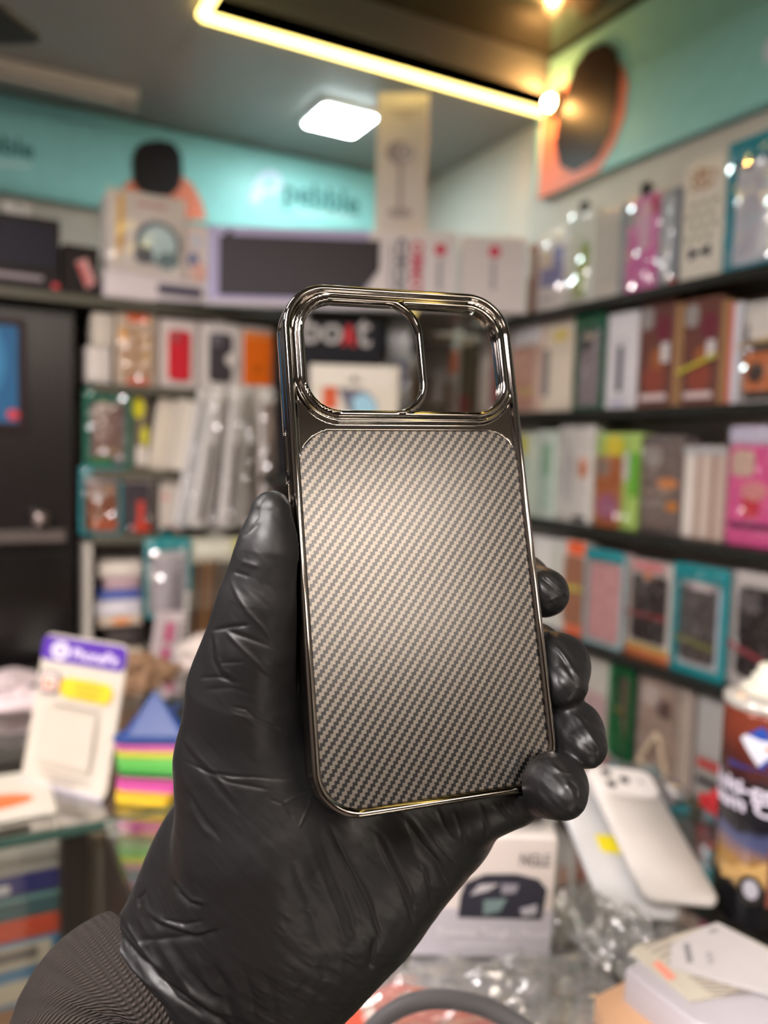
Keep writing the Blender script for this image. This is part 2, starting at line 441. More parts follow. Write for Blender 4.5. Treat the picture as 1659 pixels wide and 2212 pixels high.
# folds of the loose nitrile: (polyline, width px, height mm); negative = groove
FOLDS = [
 ([(499,1255),(514,1290),(537,1324),(566,1355),(598,1396)], 7, .55), ([(486,1362),(521,1400),(570,1446),(605,1476)], 7, .6),
 ([(456,1362),(488,1356),(540,1350)], 7, -.7), ([(483,1360),(543,1381),(594,1400)], 7, -.6),
 ([(455,1370),(459,1422),(475,1457),(499,1474),(521,1474)], 8, -.7), ([(466,1372),(470,1420),(484,1448),(506,1462)], 8, .4),
 ([(472,1433),(532,1429)], 6, -.4), ([(431,1464),(470,1463),(498,1470)], 7, -.5), ([(440,1490),(500,1486),(545,1500)], 8, -.3),
 ([(497,1525),(532,1533),(554,1555),(592,1569),(611,1585)], 5, -.5), ([(500,1540),(530,1550),(556,1570)], 6, .3),
 ([(399,1644),(450,1669),(502,1677),(570,1680),(635,1685)], 5, -.55), ([(450,1669),(497,1690),(586,1707)], 5, -.45),
 ([(583,1726),(610,1737),(632,1767)], 4, -.5), ([(610,1737),(640,1722),(668,1712)], 4, .3), ([(645,1790),(668,1740),(672,1720)], 4, .35),
 ([(393,1588),(423,1628),(461,1666),(510,1731)], 10, .5), ([(399,1680),(426,1734),(461,1788)], 10, .45), ([(404,1734),(434,1783),(456,1810)], 9, .5),
 ([(400,1610),(430,1655),(470,1700),(520,1760)], 9, -.35), ([(398,1700),(440,1765),(480,1820)], 9, -.35),
 ([(714,1786),(741,1838),(772,1897),(800,1955),(812,1995),(824,2032)], 8, -.8), ([(700,1790),(728,1850),(760,1915),(790,1985)], 9, .35),
 ([(812,1801),(840,1863),(867,1915),(886,1964),(892,1995)], 8, -.8), ([(825,1800),(855,1863),(882,1915),(900,1960)], 8, .35),
 ([(874,1768),(910,1823),(944,1863),(963,1903),(969,1924)], 9, -1.1), ([(890,1768),(925,1818),(958,1860),(975,1895)], 8, .5),
 ([(944,1746),(960,1786),(978,1811)], 6, -.6), ([(981,1752),(997,1801),(1006,1835)], 6, -.5), ([(1037,1737),(1052,1786),(1049,1814)], 7, -.9),
 ([(1064,1734),(1092,1771)], 5, -.7), ([(1100,1732),(1118,1758)], 5, -.6), ([(1082,1730),(1105,1765)], 5, .5),
 ([(812,2026),(803,2069),(797,2097)], 8, -.8), ([(660,1800),(690,1880),(730,1980),(750,2060)], 14, .4), ([(690,1800),(718,1880),(752,1960),(775,2040)], 10, -.4),
 ([(620,1830),(660,1930),(700,2060),(700,2150)], 16, -.35), ([(930,1800),(955,1835),(985,1868)], 6, .4), ([(915,1870),(930,1930),(935,1960)], 6, -.5),
 ([(250,2005),(295,2068),(348,2124),(425,2180),(477,2208),(520,2250)], 12, -2.2), ([(270,1998),(312,2058),(365,2110),(440,2160),(500,2200)], 10, .8),
 ([(253,1984),(278,2022),(320,2082),(404,2138)], 9, -1.3), ([(240,2010),(256,2050),(290,2098),(335,2140)], 6, .8), ([(236,2030),(262,2085),(310,2140),(370,2190)], 6, -.9), ([(330,2110),(380,2160),(440,2200)], 6, -.8), ([(262,1975),(300,2040),(352,2100),(400,2140)], 6, .6), ([(350,1985),(400,1996),(440,1990)], 5, -.7), ([(420,2060),(440,2110),(478,2160)], 7, .6), ([(520,2080),(545,2150),(552,2212)], 9, -.5),
 ([(316,1963),(337,1984),(376,2001),(425,2015),(477,2005)], 9, .9), ([(320,1975),(345,1998),(385,2012),(430,2024)], 8, -.8),
 ([(372,1900),(386,1931),(407,1952),(439,1959)], 9, -1.3), ([(384,1900),(398,1924),(416,1942),(446,1950)], 8, .7),
 ([(295,2033),(348,2029),(425,2022),(488,2005)], 10, -1.0), ([(337,2029),(390,2110),(425,2152),(484,2197)], 12, .9), ([(360,2030),(410,2100),(450,2145),(500,2180)], 12, -.9),
 ([(460,2082),(488,2145),(505,2212),(515,2270)], 14, -1.2), ([(484,2080),(512,2140),(530,2212)], 15, .7), ([(302,1962),(300,1940),(316,1924)], 7, -.9),
 ([(290,1970),(330,2030),(300,2050)], 8, .5), ([(560,2090),(590,2150),(600,2230)], 18, -.5),
 ([(1172,1241),(1218,1283)], 5, .6), ([(1178,1302),(1219,1281),(1232,1296)], 4, .4), ([(1168,1246),(1205,1272)], 6, -.4),
 ([(1190,1384),(1218,1418),(1238,1448),(1262,1478)], 7, .8), ([(1200,1400),(1225,1440),(1245,1478)], 7, -.5), ([(1230,1500),(1255,1480)], 5, .4),
 ([(1242,1542),(1262,1570),(1281,1599),(1299,1633)], 7, .8), ([(1225,1560),(1258,1600),(1280,1636)], 6, -.5), ([(1260,1548),(1295,1585)], 6, .4),
 ([(1221,1690),(1235,1709),(1242,1734)], 5, .8), ([(1228,1684),(1246,1700),(1250,1725)], 5, -.6), ([(1190,1655),(1215,1668),(1240,1672)], 7, .5),
 ([(535,1140),(560,1120),(566,1075)], 8, .3), ([(525,1160),(560,1130)], 5, -.3), ([(505,1235),(540,1246)], 8, -.6), ([(520,1212),(560,1225)], 9, .4)]
pu = Vh[:, 0]/Vh[:, 2]*FPX+CX; pv = Vh[:, 1]/Vh[:, 2]*FPX+CY
view = -Vh/np.linalg.norm(Vh, axis=1)[:, None]; face = np.clip((Nh*view).sum(1)*2.5, 0, 1)
disp = np.zeros(len(Vh))
# keep each fold on the surface patch it was seen on (thumb, palm and finger ends all face the eye)
for pl, w, amp in FOLDS:
    pl = np.array(pl, float); lo = pl.min(0)-4*w; hi = pl.max(0)+4*w
    k = np.where((pu > lo[0]) & (pu < hi[0]) & (pv > lo[1]) & (pv < hi[1]) & (face > 0))[0]
    if not len(k): continue
    p = np.stack([pu[k], pv[k]], 1); best = np.full(len(k), 1e9); tt = np.zeros(len(k)); ln = np.concatenate([[0], np.cumsum(np.linalg.norm(np.diff(pl, axis=0), axis=1))])
    wob = vnoise(np.stack([p[:, 0]/60, p[:, 1]/60, np.full(len(k), pl[0, 0]*.37)], 1), 3)*w*.8
    for i in range(len(pl)-1):
        a, d = pl[i], pl[i+1]-pl[i]; t = np.clip(((p-a)@d)/(d@d), 0, 1); dd = np.linalg.norm(p-a-t[:, None]*d, axis=1)
        s = dd < best; best[s] = dd[s]; tt[s] = (ln[i]+t[s]*np.linalg.norm(d))/ln[-1]
    fade = np.minimum(1, np.minimum(tt, 1-tt)*5+.15); x = np.abs(best+wob*.3)/(w*(.62 if pl[:, 1].mean() < 1960 else .8))
    disp[k] += amp*(.0006 if pl[:, 1].mean() < 1760 else .0008)*np.exp(-x**1.6)*fade*face[k]
# fine crinkles running across the hand
ax1 = np.array([.72, .69, .1]); ax2 = np.array([-.69, .72, 0.0]); ax3 = np.array([0, 0, 1.0])
Wc = np.stack([Vh@ax1*70, Vh@ax2*330, Vh@ax3*120], 1); Wd = np.stack([Vh@ax1*300, Vh@ax2*80, Vh@ax3*120], 1)
amt = np.clip(.4+1.2*(pv-1850)/500, .35, 1.4); amt = np.where(pu > 1165, 1.5, amt)
disp += (.00026*vnoise(Wc, 5)+.00012*vnoise(Wd*1.3, 9)+.0001*vnoise(Wc*2.7, 11))*amt*np.clip(face+.3, 0, 1)
edge = np.clip((f_case_solid(Vh)-.0012)/.0015, 0, 1)          # stay clear of the case where the glove presses on it
Vh = Vh+Nh*(disp*edge)[:, None]

def glove_mat():
    m = bpy.data.materials.new('black_nitrile'); m.use_nodes = True; nt = m.node_tree; N = nt.nodes; L = nt.links
    b = N['Principled BSDF']; b.inputs['Base Color'].default_value = (.0072, .0067, .0072, 1); b.inputs['Roughness'].default_value = .42
    b.inputs['Specular IOR Level'].default_value = .42
    tc = N.new('ShaderNodeTexCoord'); nz = N.new('ShaderNodeTexNoise'); nz.inputs['Scale'].default_value = 420; nz.inputs['Detail'].default_value = 3
    L.new(tc.outputs['Object'], nz.inputs['Vector'])
    mr = N.new('ShaderNodeMapRange'); mr.inputs['To Min'].default_value = .38; mr.inputs['To Max'].default_value = .5
    L.new(nz.outputs['Fac'], mr.inputs['Value']); L.new(mr.outputs['Result'], b.inputs['Roughness'])
    bp = N.new('ShaderNodeBump'); bp.inputs['Strength'].default_value = .12; bp.inputs['Distance'].default_value = .0006
    L.new(nz.outputs['Fac'], bp.inputs['Height']); L.new(bp.outputs['Normal'], b.inputs['Normal'])
    return m

_pb = c2w(cam3(140, 2440, .292))
person = thing('person', 'left hand in a black nitrile glove with dark knitted sleeve, holding the phone case', 'person', loc=tuple(_pb))
gl = np_mesh('glove', c2w(Vh)-_pb, Qh, glove_mat(), person); gl['label'] = 'wrinkled black nitrile glove'

# sleeve: an oval fabric tube with a turned-in cuff edge
def knit_mat():
    m = bpy.data.materials.new('brown_knit'); m.use_nodes = True; nt = m.node_tree; N = nt.nodes; L = nt.links
    b = N['Principled BSDF']; b.inputs['Roughness'].default_value = .85; b.inputs['Specular IOR Level'].default_value = .25
    uv = N.new('ShaderNodeUVMap'); uv.uv_map = 'weave'
    sp = N.new('ShaderNodeSeparateXYZ'); L.new(uv.outputs[0], sp.inputs[0])
    def mth(op, a, bb=None):
        n = N.new('ShaderNodeMath'); n.operation = op
        for i, v in enumerate((a, bb)):
            if v is None: continue
            if isinstance(v, (int, float)): n.inputs[i].default_value = v
            else: L.new(v, n.inputs[i])
        return n.outputs[0]
    a = mth('SINE', mth('MULTIPLY', mth('ADD', sp.outputs['X'], mth('MULTIPLY', sp.outputs['Y'], .5)), 6.2832))
    c = mth('SINE', mth('MULTIPLY', sp.outputs['Y'], 6.2832))
    hgt = mth('MULTIPLY', mth('ADD', a, 1.0), mth('ADD', c, 1.2))
    mx = N.new('ShaderNodeMix'); mx.data_type = 'RGBA'; mx.inputs['A'].default_value = (.016, .012, .010, 1); mx.inputs['B'].default_value = (.062, .047, .039, 1)
    L.new(mth('MULTIPLY', hgt, .25), mx.inputs['Factor']); L.new(mx.outputs['Result'], b.inputs['Base Color'])
    bp = N.new('ShaderNodeBump'); bp.inputs['Strength'].default_value = .8; bp.inputs['Distance'].default_value = .0006
    L.new(hgt, bp.inputs['Height']); L.new(bp.outputs['Normal'], b.inputs['Normal'])
    return m
CP = [cam3(370, 2190, .288), cam3(290, 2264, .280), cam3(286, 2370, .270), cam3(302, 2520, .258), cam3(320, 2740, .244)]
def crom(t):
    t = min(max(t, 0), len(CP)-1.0001); i = int(t); u = t-i
    p0, p1, p2, p3 = CP[max(i-1, 0)], CP[i], CP[i+1], CP[min(i+2, len(CP)-1)]
    return .5*(2*p1+(p2-p0)*u+(2*p0-5*p1+4*p2-p3)*u*u+(3*p1-p0-3*p2+p3)*u**3)
nu, nv = 72, 48; Vs = []; UV = []; run = 0; prev = None
prof = [(.055, -.0038), (.025, -.0030), (.006, -.0013)]+[(t, 0) for t in np.linspace(0, len(CP)-1.01, nv)]
for n_, (t, dr) in enumerate(prof):
    c = crom(t); ax = crom(t+.02)-crom(t-.02 if t > .02 else 0); ax /= np.linalg.norm(ax)
    sx = np.cross(ax, [0, 0, 1.0]); sx /= np.linalg.norm(sx); sy = np.cross(ax, sx)
    if prev is not None: run += np.linalg.norm(c-prev)
    prev = c
    for k in range(nu):
        a = 2*math.pi*k/nu; wob = .0010*math.sin(3*a+1.0+t*2)+.0008*math.sin(5*a-t*3)
        cuff = .0035*math.sin(a*2+.4)*max(0, 1-t/.8)
        Vs.append(c+ax*cuff+sx*(.0440+dr+wob)*math.cos(a)+sy*(.0345+dr+wob)*math.sin(a)); UV.append((k/nu*150, run/.0019))
Vs = np.array(Vs); nr = len(prof); Qs = np.array([(i*nu+k, i*nu+(k+1) % nu, (i+1)*nu+(k+1) % nu, (i+1)*nu+k) for i in range(nr-1) for k in range(nu)])
sl = np_mesh('sleeve', c2w(Vs)-_pb, Qs, knit_mat(), person); sl['label'] = 'dark brown knitted cuff'
uvl = sl.data.uv_layers.new(name='weave')
for p in sl.data.polygons:
    i0 = [sl.data.loops[l].vertex_index for l in p.loop_indices]; wrap = max(v % nu for v in i0) == nu-1 and min(v % nu for v in i0) == 0
    for l in p.loop_indices:
        vi = sl.data.loops[l].vertex_index; u, w = UV[vi]
        uvl.data[l].uv = (u+(150 if wrap and vi % nu == 0 else 0), w)
# ------------------------------------------------------------------ the room
XW, YW, XF, YF, ZC, ZT = 1.05, 1.80, .95, 1.50, 2.12, 2.22
CTR = 1.07                                             # counter top height
WALL = mat((205, 200, 192), .6); CEIL = mat((150, 146, 141), .42, 0, .5); BLACKGLOSS = mat((34, 33, 26), .18, 0, .6, .3)
TEAL = mat((150, 213, 213), .35)
def sbox(name, x0, x1, y0, y1, z0, z1, m):
    mb = MB(); box(mb, x0, x1, y0, y1, z0, z1); return struct(mb.build(name, m))
sbox('floor', -1.5, 1.15, -2.7, 1.9, -.05, 0, mat((110, 100, 92), .35))
sbox('wall_right', XW, XW+.08, -2.7, 1.9, 0, 2.25, WALL)
sbox('wall_back', -1.5, 1.15, YW, YW+.08, 0, 2.25, WALL)
sbox('wall_left', -1.58, -1.5, -2.7, 1.9, 0, 2.25, mat((92, 86, 82), .6))
sbox('wall_front', -1.5, 1.15, -2.78, -2.7, 0, 2.25, mat((44, 41, 38), .6))
TX, TY0, TY1 = .346, -.55, 1.29                         # raised tray in the ceiling, strip light round its lower edge
mb = MB(); box(mb, -1.5, TX, -2.7, 1.9, ZC, ZC+.03); box(mb, TX, XW, TY1, 1.9, ZC, ZC+.03); box(mb, TX, XW, -2.7, TY0, ZC, ZC+.03)
struct(mb.build('ceiling', CEIL))
sbox('ceiling_tray', TX-.03, XW+.05, TY0-.03, TY1+.03, ZT, ZT+.03, BLACKGLOSS)
mb = MB(); box(mb, TX-.012, XW, TY1, TY1+.012, ZC, ZT); box(mb, TX-.012, TX, TY0, TY1, ZC, ZT); box(mb, TX, XW, TY0-.012, TY0, ZC, ZT)
struct(mb.build('trim_1', mat((112, 114, 116), .5)))

# warm strip light round the tray
st = thing('strip_light', 'warm yellow strip light glowing along the edge of the dark ceiling recess', 'light', (TX, TY1, ZC))
WARM = emit((1.0, .74, .20), 2.8, 'warm_glow')
for i, (a, b) in enumerate((((TX, TY1, ZC), (XW-.035, TY1, ZC)), ((TX, TY0, ZC), (TX, TY1, ZC)))):
    a = np.array(a)-np.array((TX, TY1, ZC)); b = np.array(b)-np.array((TX, TY1, ZC)); mb = MB()
    d = b-a; w = .0075
    if abs(d[0]) > abs(d[1]): box(mb, a[0], b[0], -w, w, -.012, -.0015)
    else: box(mb, -w, w, a[1], b[1], -.012, -.0015)
    mb.build('light_tube', WARM, st)
p = at_x(1187, 222, XW-.040); mb = MB(); mb.loops([[(q[0], y, q[1]) for q in ellipse(0, 0, .0001, .0001, 8)] for y in (0,)], cap=False) if False else None
sp = thing('spot_light', 'small round warm spot glowing on the wall at the strip end', 'light', tuple(p))
mb = MB(); ball(mb, (0, 0, 0), .011); mb.build('bulb', emit((1, .48, .14), 420, 'spot_glow'), sp, True)
mb = MB(); tube(mb, [(.001, 0, 0), (.038, 0, 0)], .014, 14); mb.build('base', mat((225, 215, 200)), sp)

# square LED panels: the one in the photo, and unseen ones added to light the room
COOL = emit((.82, 1.0, 1.0), 26, 'panel_glow')
def panel(x, y, label, grp, sz=.062, rot=0.0, m=None):
    t = thing('ceiling_panel_light', label, 'light', (x, y, ZC), rot, grp)
    mb = MB(); mb.loops([[(X, Y, z) for X, Y in rr(-s, s, -s, s, .012, 4)] for s, z in ((sz, 0), (sz, -.008), (sz-.004, -.010))]); mb.build('frame', mat((235, 240, 240)), t)
    mb = MB(); mb.loops([[(X, Y, z) for X, Y in rr(-sz+.006, sz-.006, -sz+.006, sz-.006, .010, 4)] for z in (-.0102, -.0125)]); mb.build('diffuser', m or COOL, t)
    return t
pc = at_z(734, 250, ZC); panel(pc[0], pc[1], 'square white panel light lit on the ceiling beside the fan carton', None)
BIG = emit((1.0, .93, .91), 33, 'added_strong_glow'); MID = emit((1.0, .925, .905), 7, 'added_room_glow'); FAR = emit((1.0, .87, .74), 7, 'added_far_glow')  # glow of the added lamps that brighten shelves, counter and case back
for x, y in ((-.28, .60), (-.75, .72), (-.40, -.25), (-.80, -.25), (-.75, -1.4), (.32, -1.35), (-.05, -2.1), (.56, -2.2)):
    panel(x, y, 'unseen square panel light added on the ceiling to brighten the shop', 'added panel lights down the shop', .15 if y > -1 else .25, 0, FAR if y < -1 else MID if y > .5 and x > -.5 else BIG)

# ----------------------------------------------------------- the two sign boards
def on_x(pts, X): return [at_x(u, v, X) for u, v in pts]
def flat_x(name, pts, X, th, m, parent, ref):
    """flat piece on the right wall, outline given where it is seen, built at its real place"""
    P = [(p[1]-ref[1], p[2]-ref[2]) for p in on_x(pts, X)]
    mb = MB(); mb.loops([[(X-ref[0]-th, y, z) for y, z in P], [(X-ref[0], y, z) for y, z in P]]); return mb.build(name, m, parent)
def flat_y(name, pts, Y, th, m, parent, ref):
    P = [at_y(u, v, Y) for u, v in pts]
    mb = MB(); mb.loops([[(p[0]-ref[0], Y-ref[1]-th, p[2]-ref[2]) for p in P], [(p[0]-ref[0], Y-ref[1], p[2]-ref[2]) for p in P]]); return mb.build(name, m, parent)
PEACH = mat((226, 132, 108), .4); WDARK = mat((34, 30, 36), .4); LILAC = mat((205, 220, 244), .4); INK = mat((70, 120, 120), .5); PALE = mat((190, 226, 224), .5)

zb = at_y(0, 414, YW-.02)[2]
ref = np.array((.0, YW, zb))
sg = thing('sign_board', 'long teal shop sign board on the back wall under the ceiling', 'sign', tuple(ref))
mb = MB(); box(mb, -1.4, XW-.0-.10, -.022, -.002, 0, ZC-zb-.004); mb.build('panel', TEAL, sg)
Yb = YW-.022
flat_y('arch_print', [(246, 475), (252, 430), (268, 400), (295, 380), (340, 366), (385, 374), (415, 398), (436, 436), (446, 475)], Yb, .0015, PEACH, sg, ref)
flat_y('watch_print', [(285, 345), (292, 322), (310, 307), (345, 303), (375, 310), (391, 332), (394, 375), (388, 405), (368, 424), (330, 424), (300, 412), (287, 392)], Yb-.0015, .0015, WDARK, sg, ref)
mk = [(538, 436), (545, 405), (560, 376), (585, 366), (606, 378), (610, 400), (598, 418), (572, 418), (556, 440)]
flat_y('logo_mark', mk, Yb, .001, LILAC, sg, ref)
flat_y('logo_mark_hole', [(568, 402), (574, 386), (586, 382), (594, 392), (588, 404), (574, 408)], Yb-.001, .0008, TEAL, sg, ref)
def sign_text(s, u0, v0, u1, v1, m, name, bold=.0):
    a, b = at_y(u0, v0, Yb), at_y(u1, v1, Yb); w = np.hypot(*(b-a)[[0, 2]]); mb = text_mb(s, 1, lambda x, y, z: (x, y, z), bold=bold)
    xs = [v[0] for v in mb.v]; k = w/(max(xs)-min(xs)); c = (max(xs)+min(xs))/2; mid = (a+b)/2-ref
    mb.v = [(mid[0]+(x-c)*k, Yb-ref[1]-.0015+z*.3, mid[2]+y*k) for x, y, z in mb.v]; return mb.build(name, m, sg)
sign_text('pebble', 612, 418, 775, 440, INK, 'lettering', .02)
flat_y('tagline', [(640, 455), (765, 469), (765, 476), (640, 462)], Yb, .001, PALE, sg, ref)
sign_text('pebble', -86, 306, 72, 318, INK, 'lettering', .02)
flat_y('tagline', [(-62, 342), (68, 354), (68, 364), (-62, 352)], Yb, .001, PALE, sg, ref)

a = at_x(1173, 430, XW); b = at_x(1659, 236, XW); zs = (a[2]+b[2])/2-.002; ref = np.array((XW, a[1], zs))
sg = thing('sign_board', 'teal shop sign board on the right wall above the shelves', 'sign', tuple(ref))
mb = MB(); box(mb, -.022, -.002, -2.6, 0, 0, ZT-zs-.004); mb.build('panel', TEAL, sg)
Xs = XW-.022
flat_x('peach_print', [(1162, 432), (1166, 370), (1176, 250), (1226, 180), (1335, 128), (1349, 150), (1357, 180), (1350, 250), (1328, 312), (1292, 372)], Xs, .0015, PEACH, sg, ref)
flat_x('watch_print', [(1224, 200), (1240, 145), (1266, 110), (1307, 92), (1332, 108), (1340, 150), (1334, 215), (1318, 290), (1288, 345), (1240, 372), (1210, 358), (1199, 312), (1208, 240)], Xs-.0015, .0015, WDARK, sg, ref)
flat_x('logo_mark', [(1648, 110), (1655, 88), (1672, 80), (1690, 85), (1690, 120), (1662, 132), (1652, 140)], Xs, .001, LILAC, sg, ref)

# ------------------------------------- old tube light and ceiling fan, upper left
a = at_z(0, 156, ZC-.02); b = at_z(294, 226, ZC-.02); yt = (a[1]+b[1])/2
t = thing('tube_light_batten', 'unlit beige tube light batten on the ceiling at upper left', 'light', (b[0], yt, ZC))
mb = MB(); box(mb, -1.2, -.0, -.022, .022, -.020, 0); mb.build('housing', mat((222, 212, 202), .5), t)
mb = MB(); tube(mb, [(-1.17, -.005, -.0265), (-.03, -.005, -.0265)], .006, 12); mb.build('tube', mat((196, 188, 180), .3), t)
mb = MB(); box(mb, -.035, -.001, -.012, .006, -.034, -.0205); mb.build('lamp_holder', mat((165, 158, 150), .5), t)
zf = 1.98
tipc = at_z(58, 50, zf); e1 = at_z(30, -10, zf); e2 = at_z(92, 92, zf); e3 = at_z(30, 98, zf)
hub = at_z(-620, 60, zf)
fan = thing('ceiling_fan', 'dark brown ceiling fan, one blade end showing at the top left corner', 'fan', (hub[0], hub[1], ZC))
mb = MB(); lathe(mb, [(.02, zf+.03-ZC), (.075, zf+.022-ZC), (.085, zf-.01-ZC), (.05, zf-.045-ZC), (.01, zf-.05-ZC)], 28); mb.build('motor', mat((60, 40, 36), .35), fan, True)
mb = MB(); tube(mb, [(0, 0, zf+.02-ZC), (0, 0, -.002)], .012, 12); mb.build('rod', mat((70, 52, 46), .4), fan)
d = np.array(tipc)-hub; R0 = np.hypot(d[0], d[1])-.005; th = math.atan2(d[1], d[0])
for k in range(3):
    o = [(.07, -.03), (R0*.5, -.058), (R0-.02, -.062), (R0, -.045), (R0, .045), (R0-.02, .062), (R0*.5, .058), (.07, .03)]
    c, s = math.cos(th+k*2.0944), math.sin(th+k*2.0944); mb = MB()
    mb.loops([[(x*c-y*s, x*s+y*c, zf-ZC+z+y*.12) for x, y in o] for z in (-.003, .003)])
    mb.build('blade', mat((16, 9, 9), .45), fan)

# ------------------------------------------------------------------- shelves
cb = thing('display_shelf', 'black corner shelf board under the long keyboard carton', 'shelf', (.8, 1.5, ZS[0] if False else 1.705))
P_ = [at_d(438, 690, 1.45), at_d(1070, 690, 1.45), np.array([.92, 1.41, 0]), np.array([.92, 1.44, 0]), np.array([.90, 1.48, 0]), np.array([.30, 1.48, 0])]
mb = MB(); mb.loops([[(p[0]-.8, p[1]-1.5, z) for p in P_] for z in (-.005, 0)]); cb_mb = mb
SHELF = mat((30, 31, 27), .25, 0, .5); cb_mb.build('board', SHELF, cb)
ZS = [1.705, 1.527, 1.335, 1.140, .957]
names = ['first', 'second', 'third', 'fourth', 'fifth']
for i, z in enumerate(ZS):
    y1 = YW-.005 if i else 1.40
    t = thing('display_shelf', f'black shelf board on the right wall, {names[i]} from the top', 'shelf', (XW, .3, z), 0)
    mb = MB(); box(mb, -.125, -.003, -1.6, y1-.3, -.014, 0); mb.build('board', SHELF, t)
    mb = MB(); box(mb, -.1275, -.1255, -1.6, y1-.3, -.0145, .0005); mb.build('edge_strip', mat((40, 41, 38), .3), t)
ZB = [1.700, 1.553, 1.402, 1.286]
bl = ['deep black shelf board above the dark cabinet carrying the cartons', 'back wall shelf board under the red and orange case cartons', 'back wall shelf board under the tilted white boxes', 'back wall shelf board over the stacked small boxes']
for i, z in enumerate(ZB):
    t = thing('display_shelf', bl[i], 'shelf', (.4, YW, z))
    mb = MB(); box(mb, -1.6 if i == 0 else -.185, .62 if i == 0 else .60, -.315, -.003, -.014, 0); mb.build('board', mat((44, 44, 38), .35), t)
    mb = MB(); box(mb, -1.6 if i == 0 else -.185, .62 if i == 0 else .60, -.3175, -.3155, -.016, .001); mb.build('edge_strip', mat((92, 88, 76), .4), t)
t = thing('shelf_side_panel', 'pale upright side panel of the back shelf beside the black cabinet', 'panel', (.2075, 1.64, 0))
mb = MB(); box(mb, -.0065, .0065, -.16, .155, 0, 1.272); mb.build('panel', mat((158, 150, 140), .5), t)
mb = MB(); box(mb, -.0065, .0065, -.1625, -.1605, 0, 1.272); mb.build('edge_strip', mat((180, 172, 162), .4), t)

# black cabinet at the left
BLK = mat((24, 20, 20), .28, 0, .5)
t = thing('black_cabinet', 'tall glossy black cabinet at the left below the black cartons', 'cabinet', (-.35, 1.52, 0))
mb = MB(); box(mb, -.9, .54, 0, .26, 0, 1.675); mb.build('body', BLK, t)
mb = MB(); box(mb, -.9, .535, -.018, -.002, .02, 1.25); d1 = mb.build('door', mat((20, 17, 17), .2, 0, .5), t)
mb = MB(); box(mb, -.9, .535, -.018, -.002, 1.262, 1.665); d2 = mb.build('door', mat((27, 22, 22), .25, 0, .5), t)
pa = at_y(-200, 1152, 1.49); pb = at_y(142, 1156, 1.49)
mb = MB(); slab(mb, pa[0]+.35, pb[0]+.35, pb[2]-.012, pb[2]+.010, -.034, -.0185, .004, .002); mb.build('handle', mat((150, 138, 134), .25, .8), d1)
pk = at_y(88, 1120, 1.485); mb = MB(); ball(mb, (pk[0]+.35, -.036, pk[2]), .017); mb.build('knob', mat((140, 128, 124), .2, .9), d1, True)
pa = at_y(41, 690, 1.50); pb = at_y(38, 930, 1.50)
t = thing('poster', 'blue poster in a dark maroon border on the black cabinet', 'poster', (pa[0]-.2, 1.5, pb[2]))
h = pa[2]-pb[2]; mb = MB(); slab(mb, .05, .21, 0, h, -.006, -.001, .006, .001); mb.build('border', mat((44, 26, 26), .4), t)
mb = MB(); slab(mb, .062, .198, .012, h-.012, -.0075, -.0062, .004, .0004); mb.build('print', mat((42, 92, 132), .4), t)
mb = MB(); plate(mb, ellipse(.13, h*.62, .05, .075), -.0085, -.0077); mb.build('round_print', mat((58, 120, 160), .4), t)
mb = MB(); plate(mb, ellipse(.19, h*.14, .010, .009), -.0085, -.0077); mb.build('red_mark', mat((190, 60, 70), .4), t)

# ------------------------------------------------------------- glass counters
FR = mat((38, 31, 26), .35); GE = mat((60, 84, 74), .15)
e0 = at_z(0, 1805, CTR); CY0 = (e0[1]+at_z(240, 1771, CTR)[1])/2
t = thing('glass_counter', 'glass topped display counter along the back at the left', 'counter', (0, 1.1, 0))
mb = MB(); box(mb, -1.2, .60, CY0-1.1, .34, CTR-.010, CTR-.0005); mb.build('glass_top', GLASS, t)
mb = MB(); box(mb, -1.2, .60, CY0-1.1-.004, CY0-1.1-.0005, CTR-.011, CTR-.0005); mb.build('glass_edge', GE, t)
mb = MB(); box(mb, -1.2, .60, CY0-1.1+.006, CY0-1.1+.011, .45, CTR-.011); mb.build('glass_front', GLASS, t)
def xat(u, v): return at_y(u, v, CY0+.02)[0]
for u0, u1 in ((131, 190), (248, 304)):
    x0, x1 = xat(u0, 1870), xat(u1, 1870); mb = MB(); box(mb, x0, x1, CY0-1.1+.0115, CY0-1.1+.035, .40, CTR-.0115); mb.build('post', FR, t)
mb = MB(); box(mb, -1.2, .60, CY0-1.1+.0355, .335, .74, .76); mb.build('shelf_board', mat((132, 86, 40), .5), t)
mb = MB(); box(mb, -1.2, .60, CY0-1.1+.0355, .335, 0, .44); mb.build('base', FR, t)
mb = MB(); box(mb, -1.2, .60, .30, .335, .7605, CTR-.0115); mb.build('back_panel', mat((92, 84, 74), .5), t)
t = thing('glass_counter', 'glass topped counter wing at the right under the spray can', 'counter', (.55, .3, 0))
mb = MB(); box(mb, -.42, .19, -.75, CY0-.3-.006, CTR-.010, CTR-.0005); mb.build('glass_top', GLASS, t)
mb = MB(); box(mb, -.42, .19, -.75, CY0-.3-.006, CTR-.05, CTR-.045); mb.build('lining', mat((66, 62, 54), .5), t)
mb = MB(); box(mb, -.42, -.405, -.75, CY0-.3-.006, .45, CTR-.011); mb.build('side_panel', FR, t)
mb = MB(); box(mb, .175, .19, -.75, CY0-.3-.006, .45, CTR-.0505); mb.build('side_panel', FR, t)
mb = MB(); box(mb, -.40, .18, -.74, CY0-.3-.01, 0, .44); mb.build('base', FR, t)
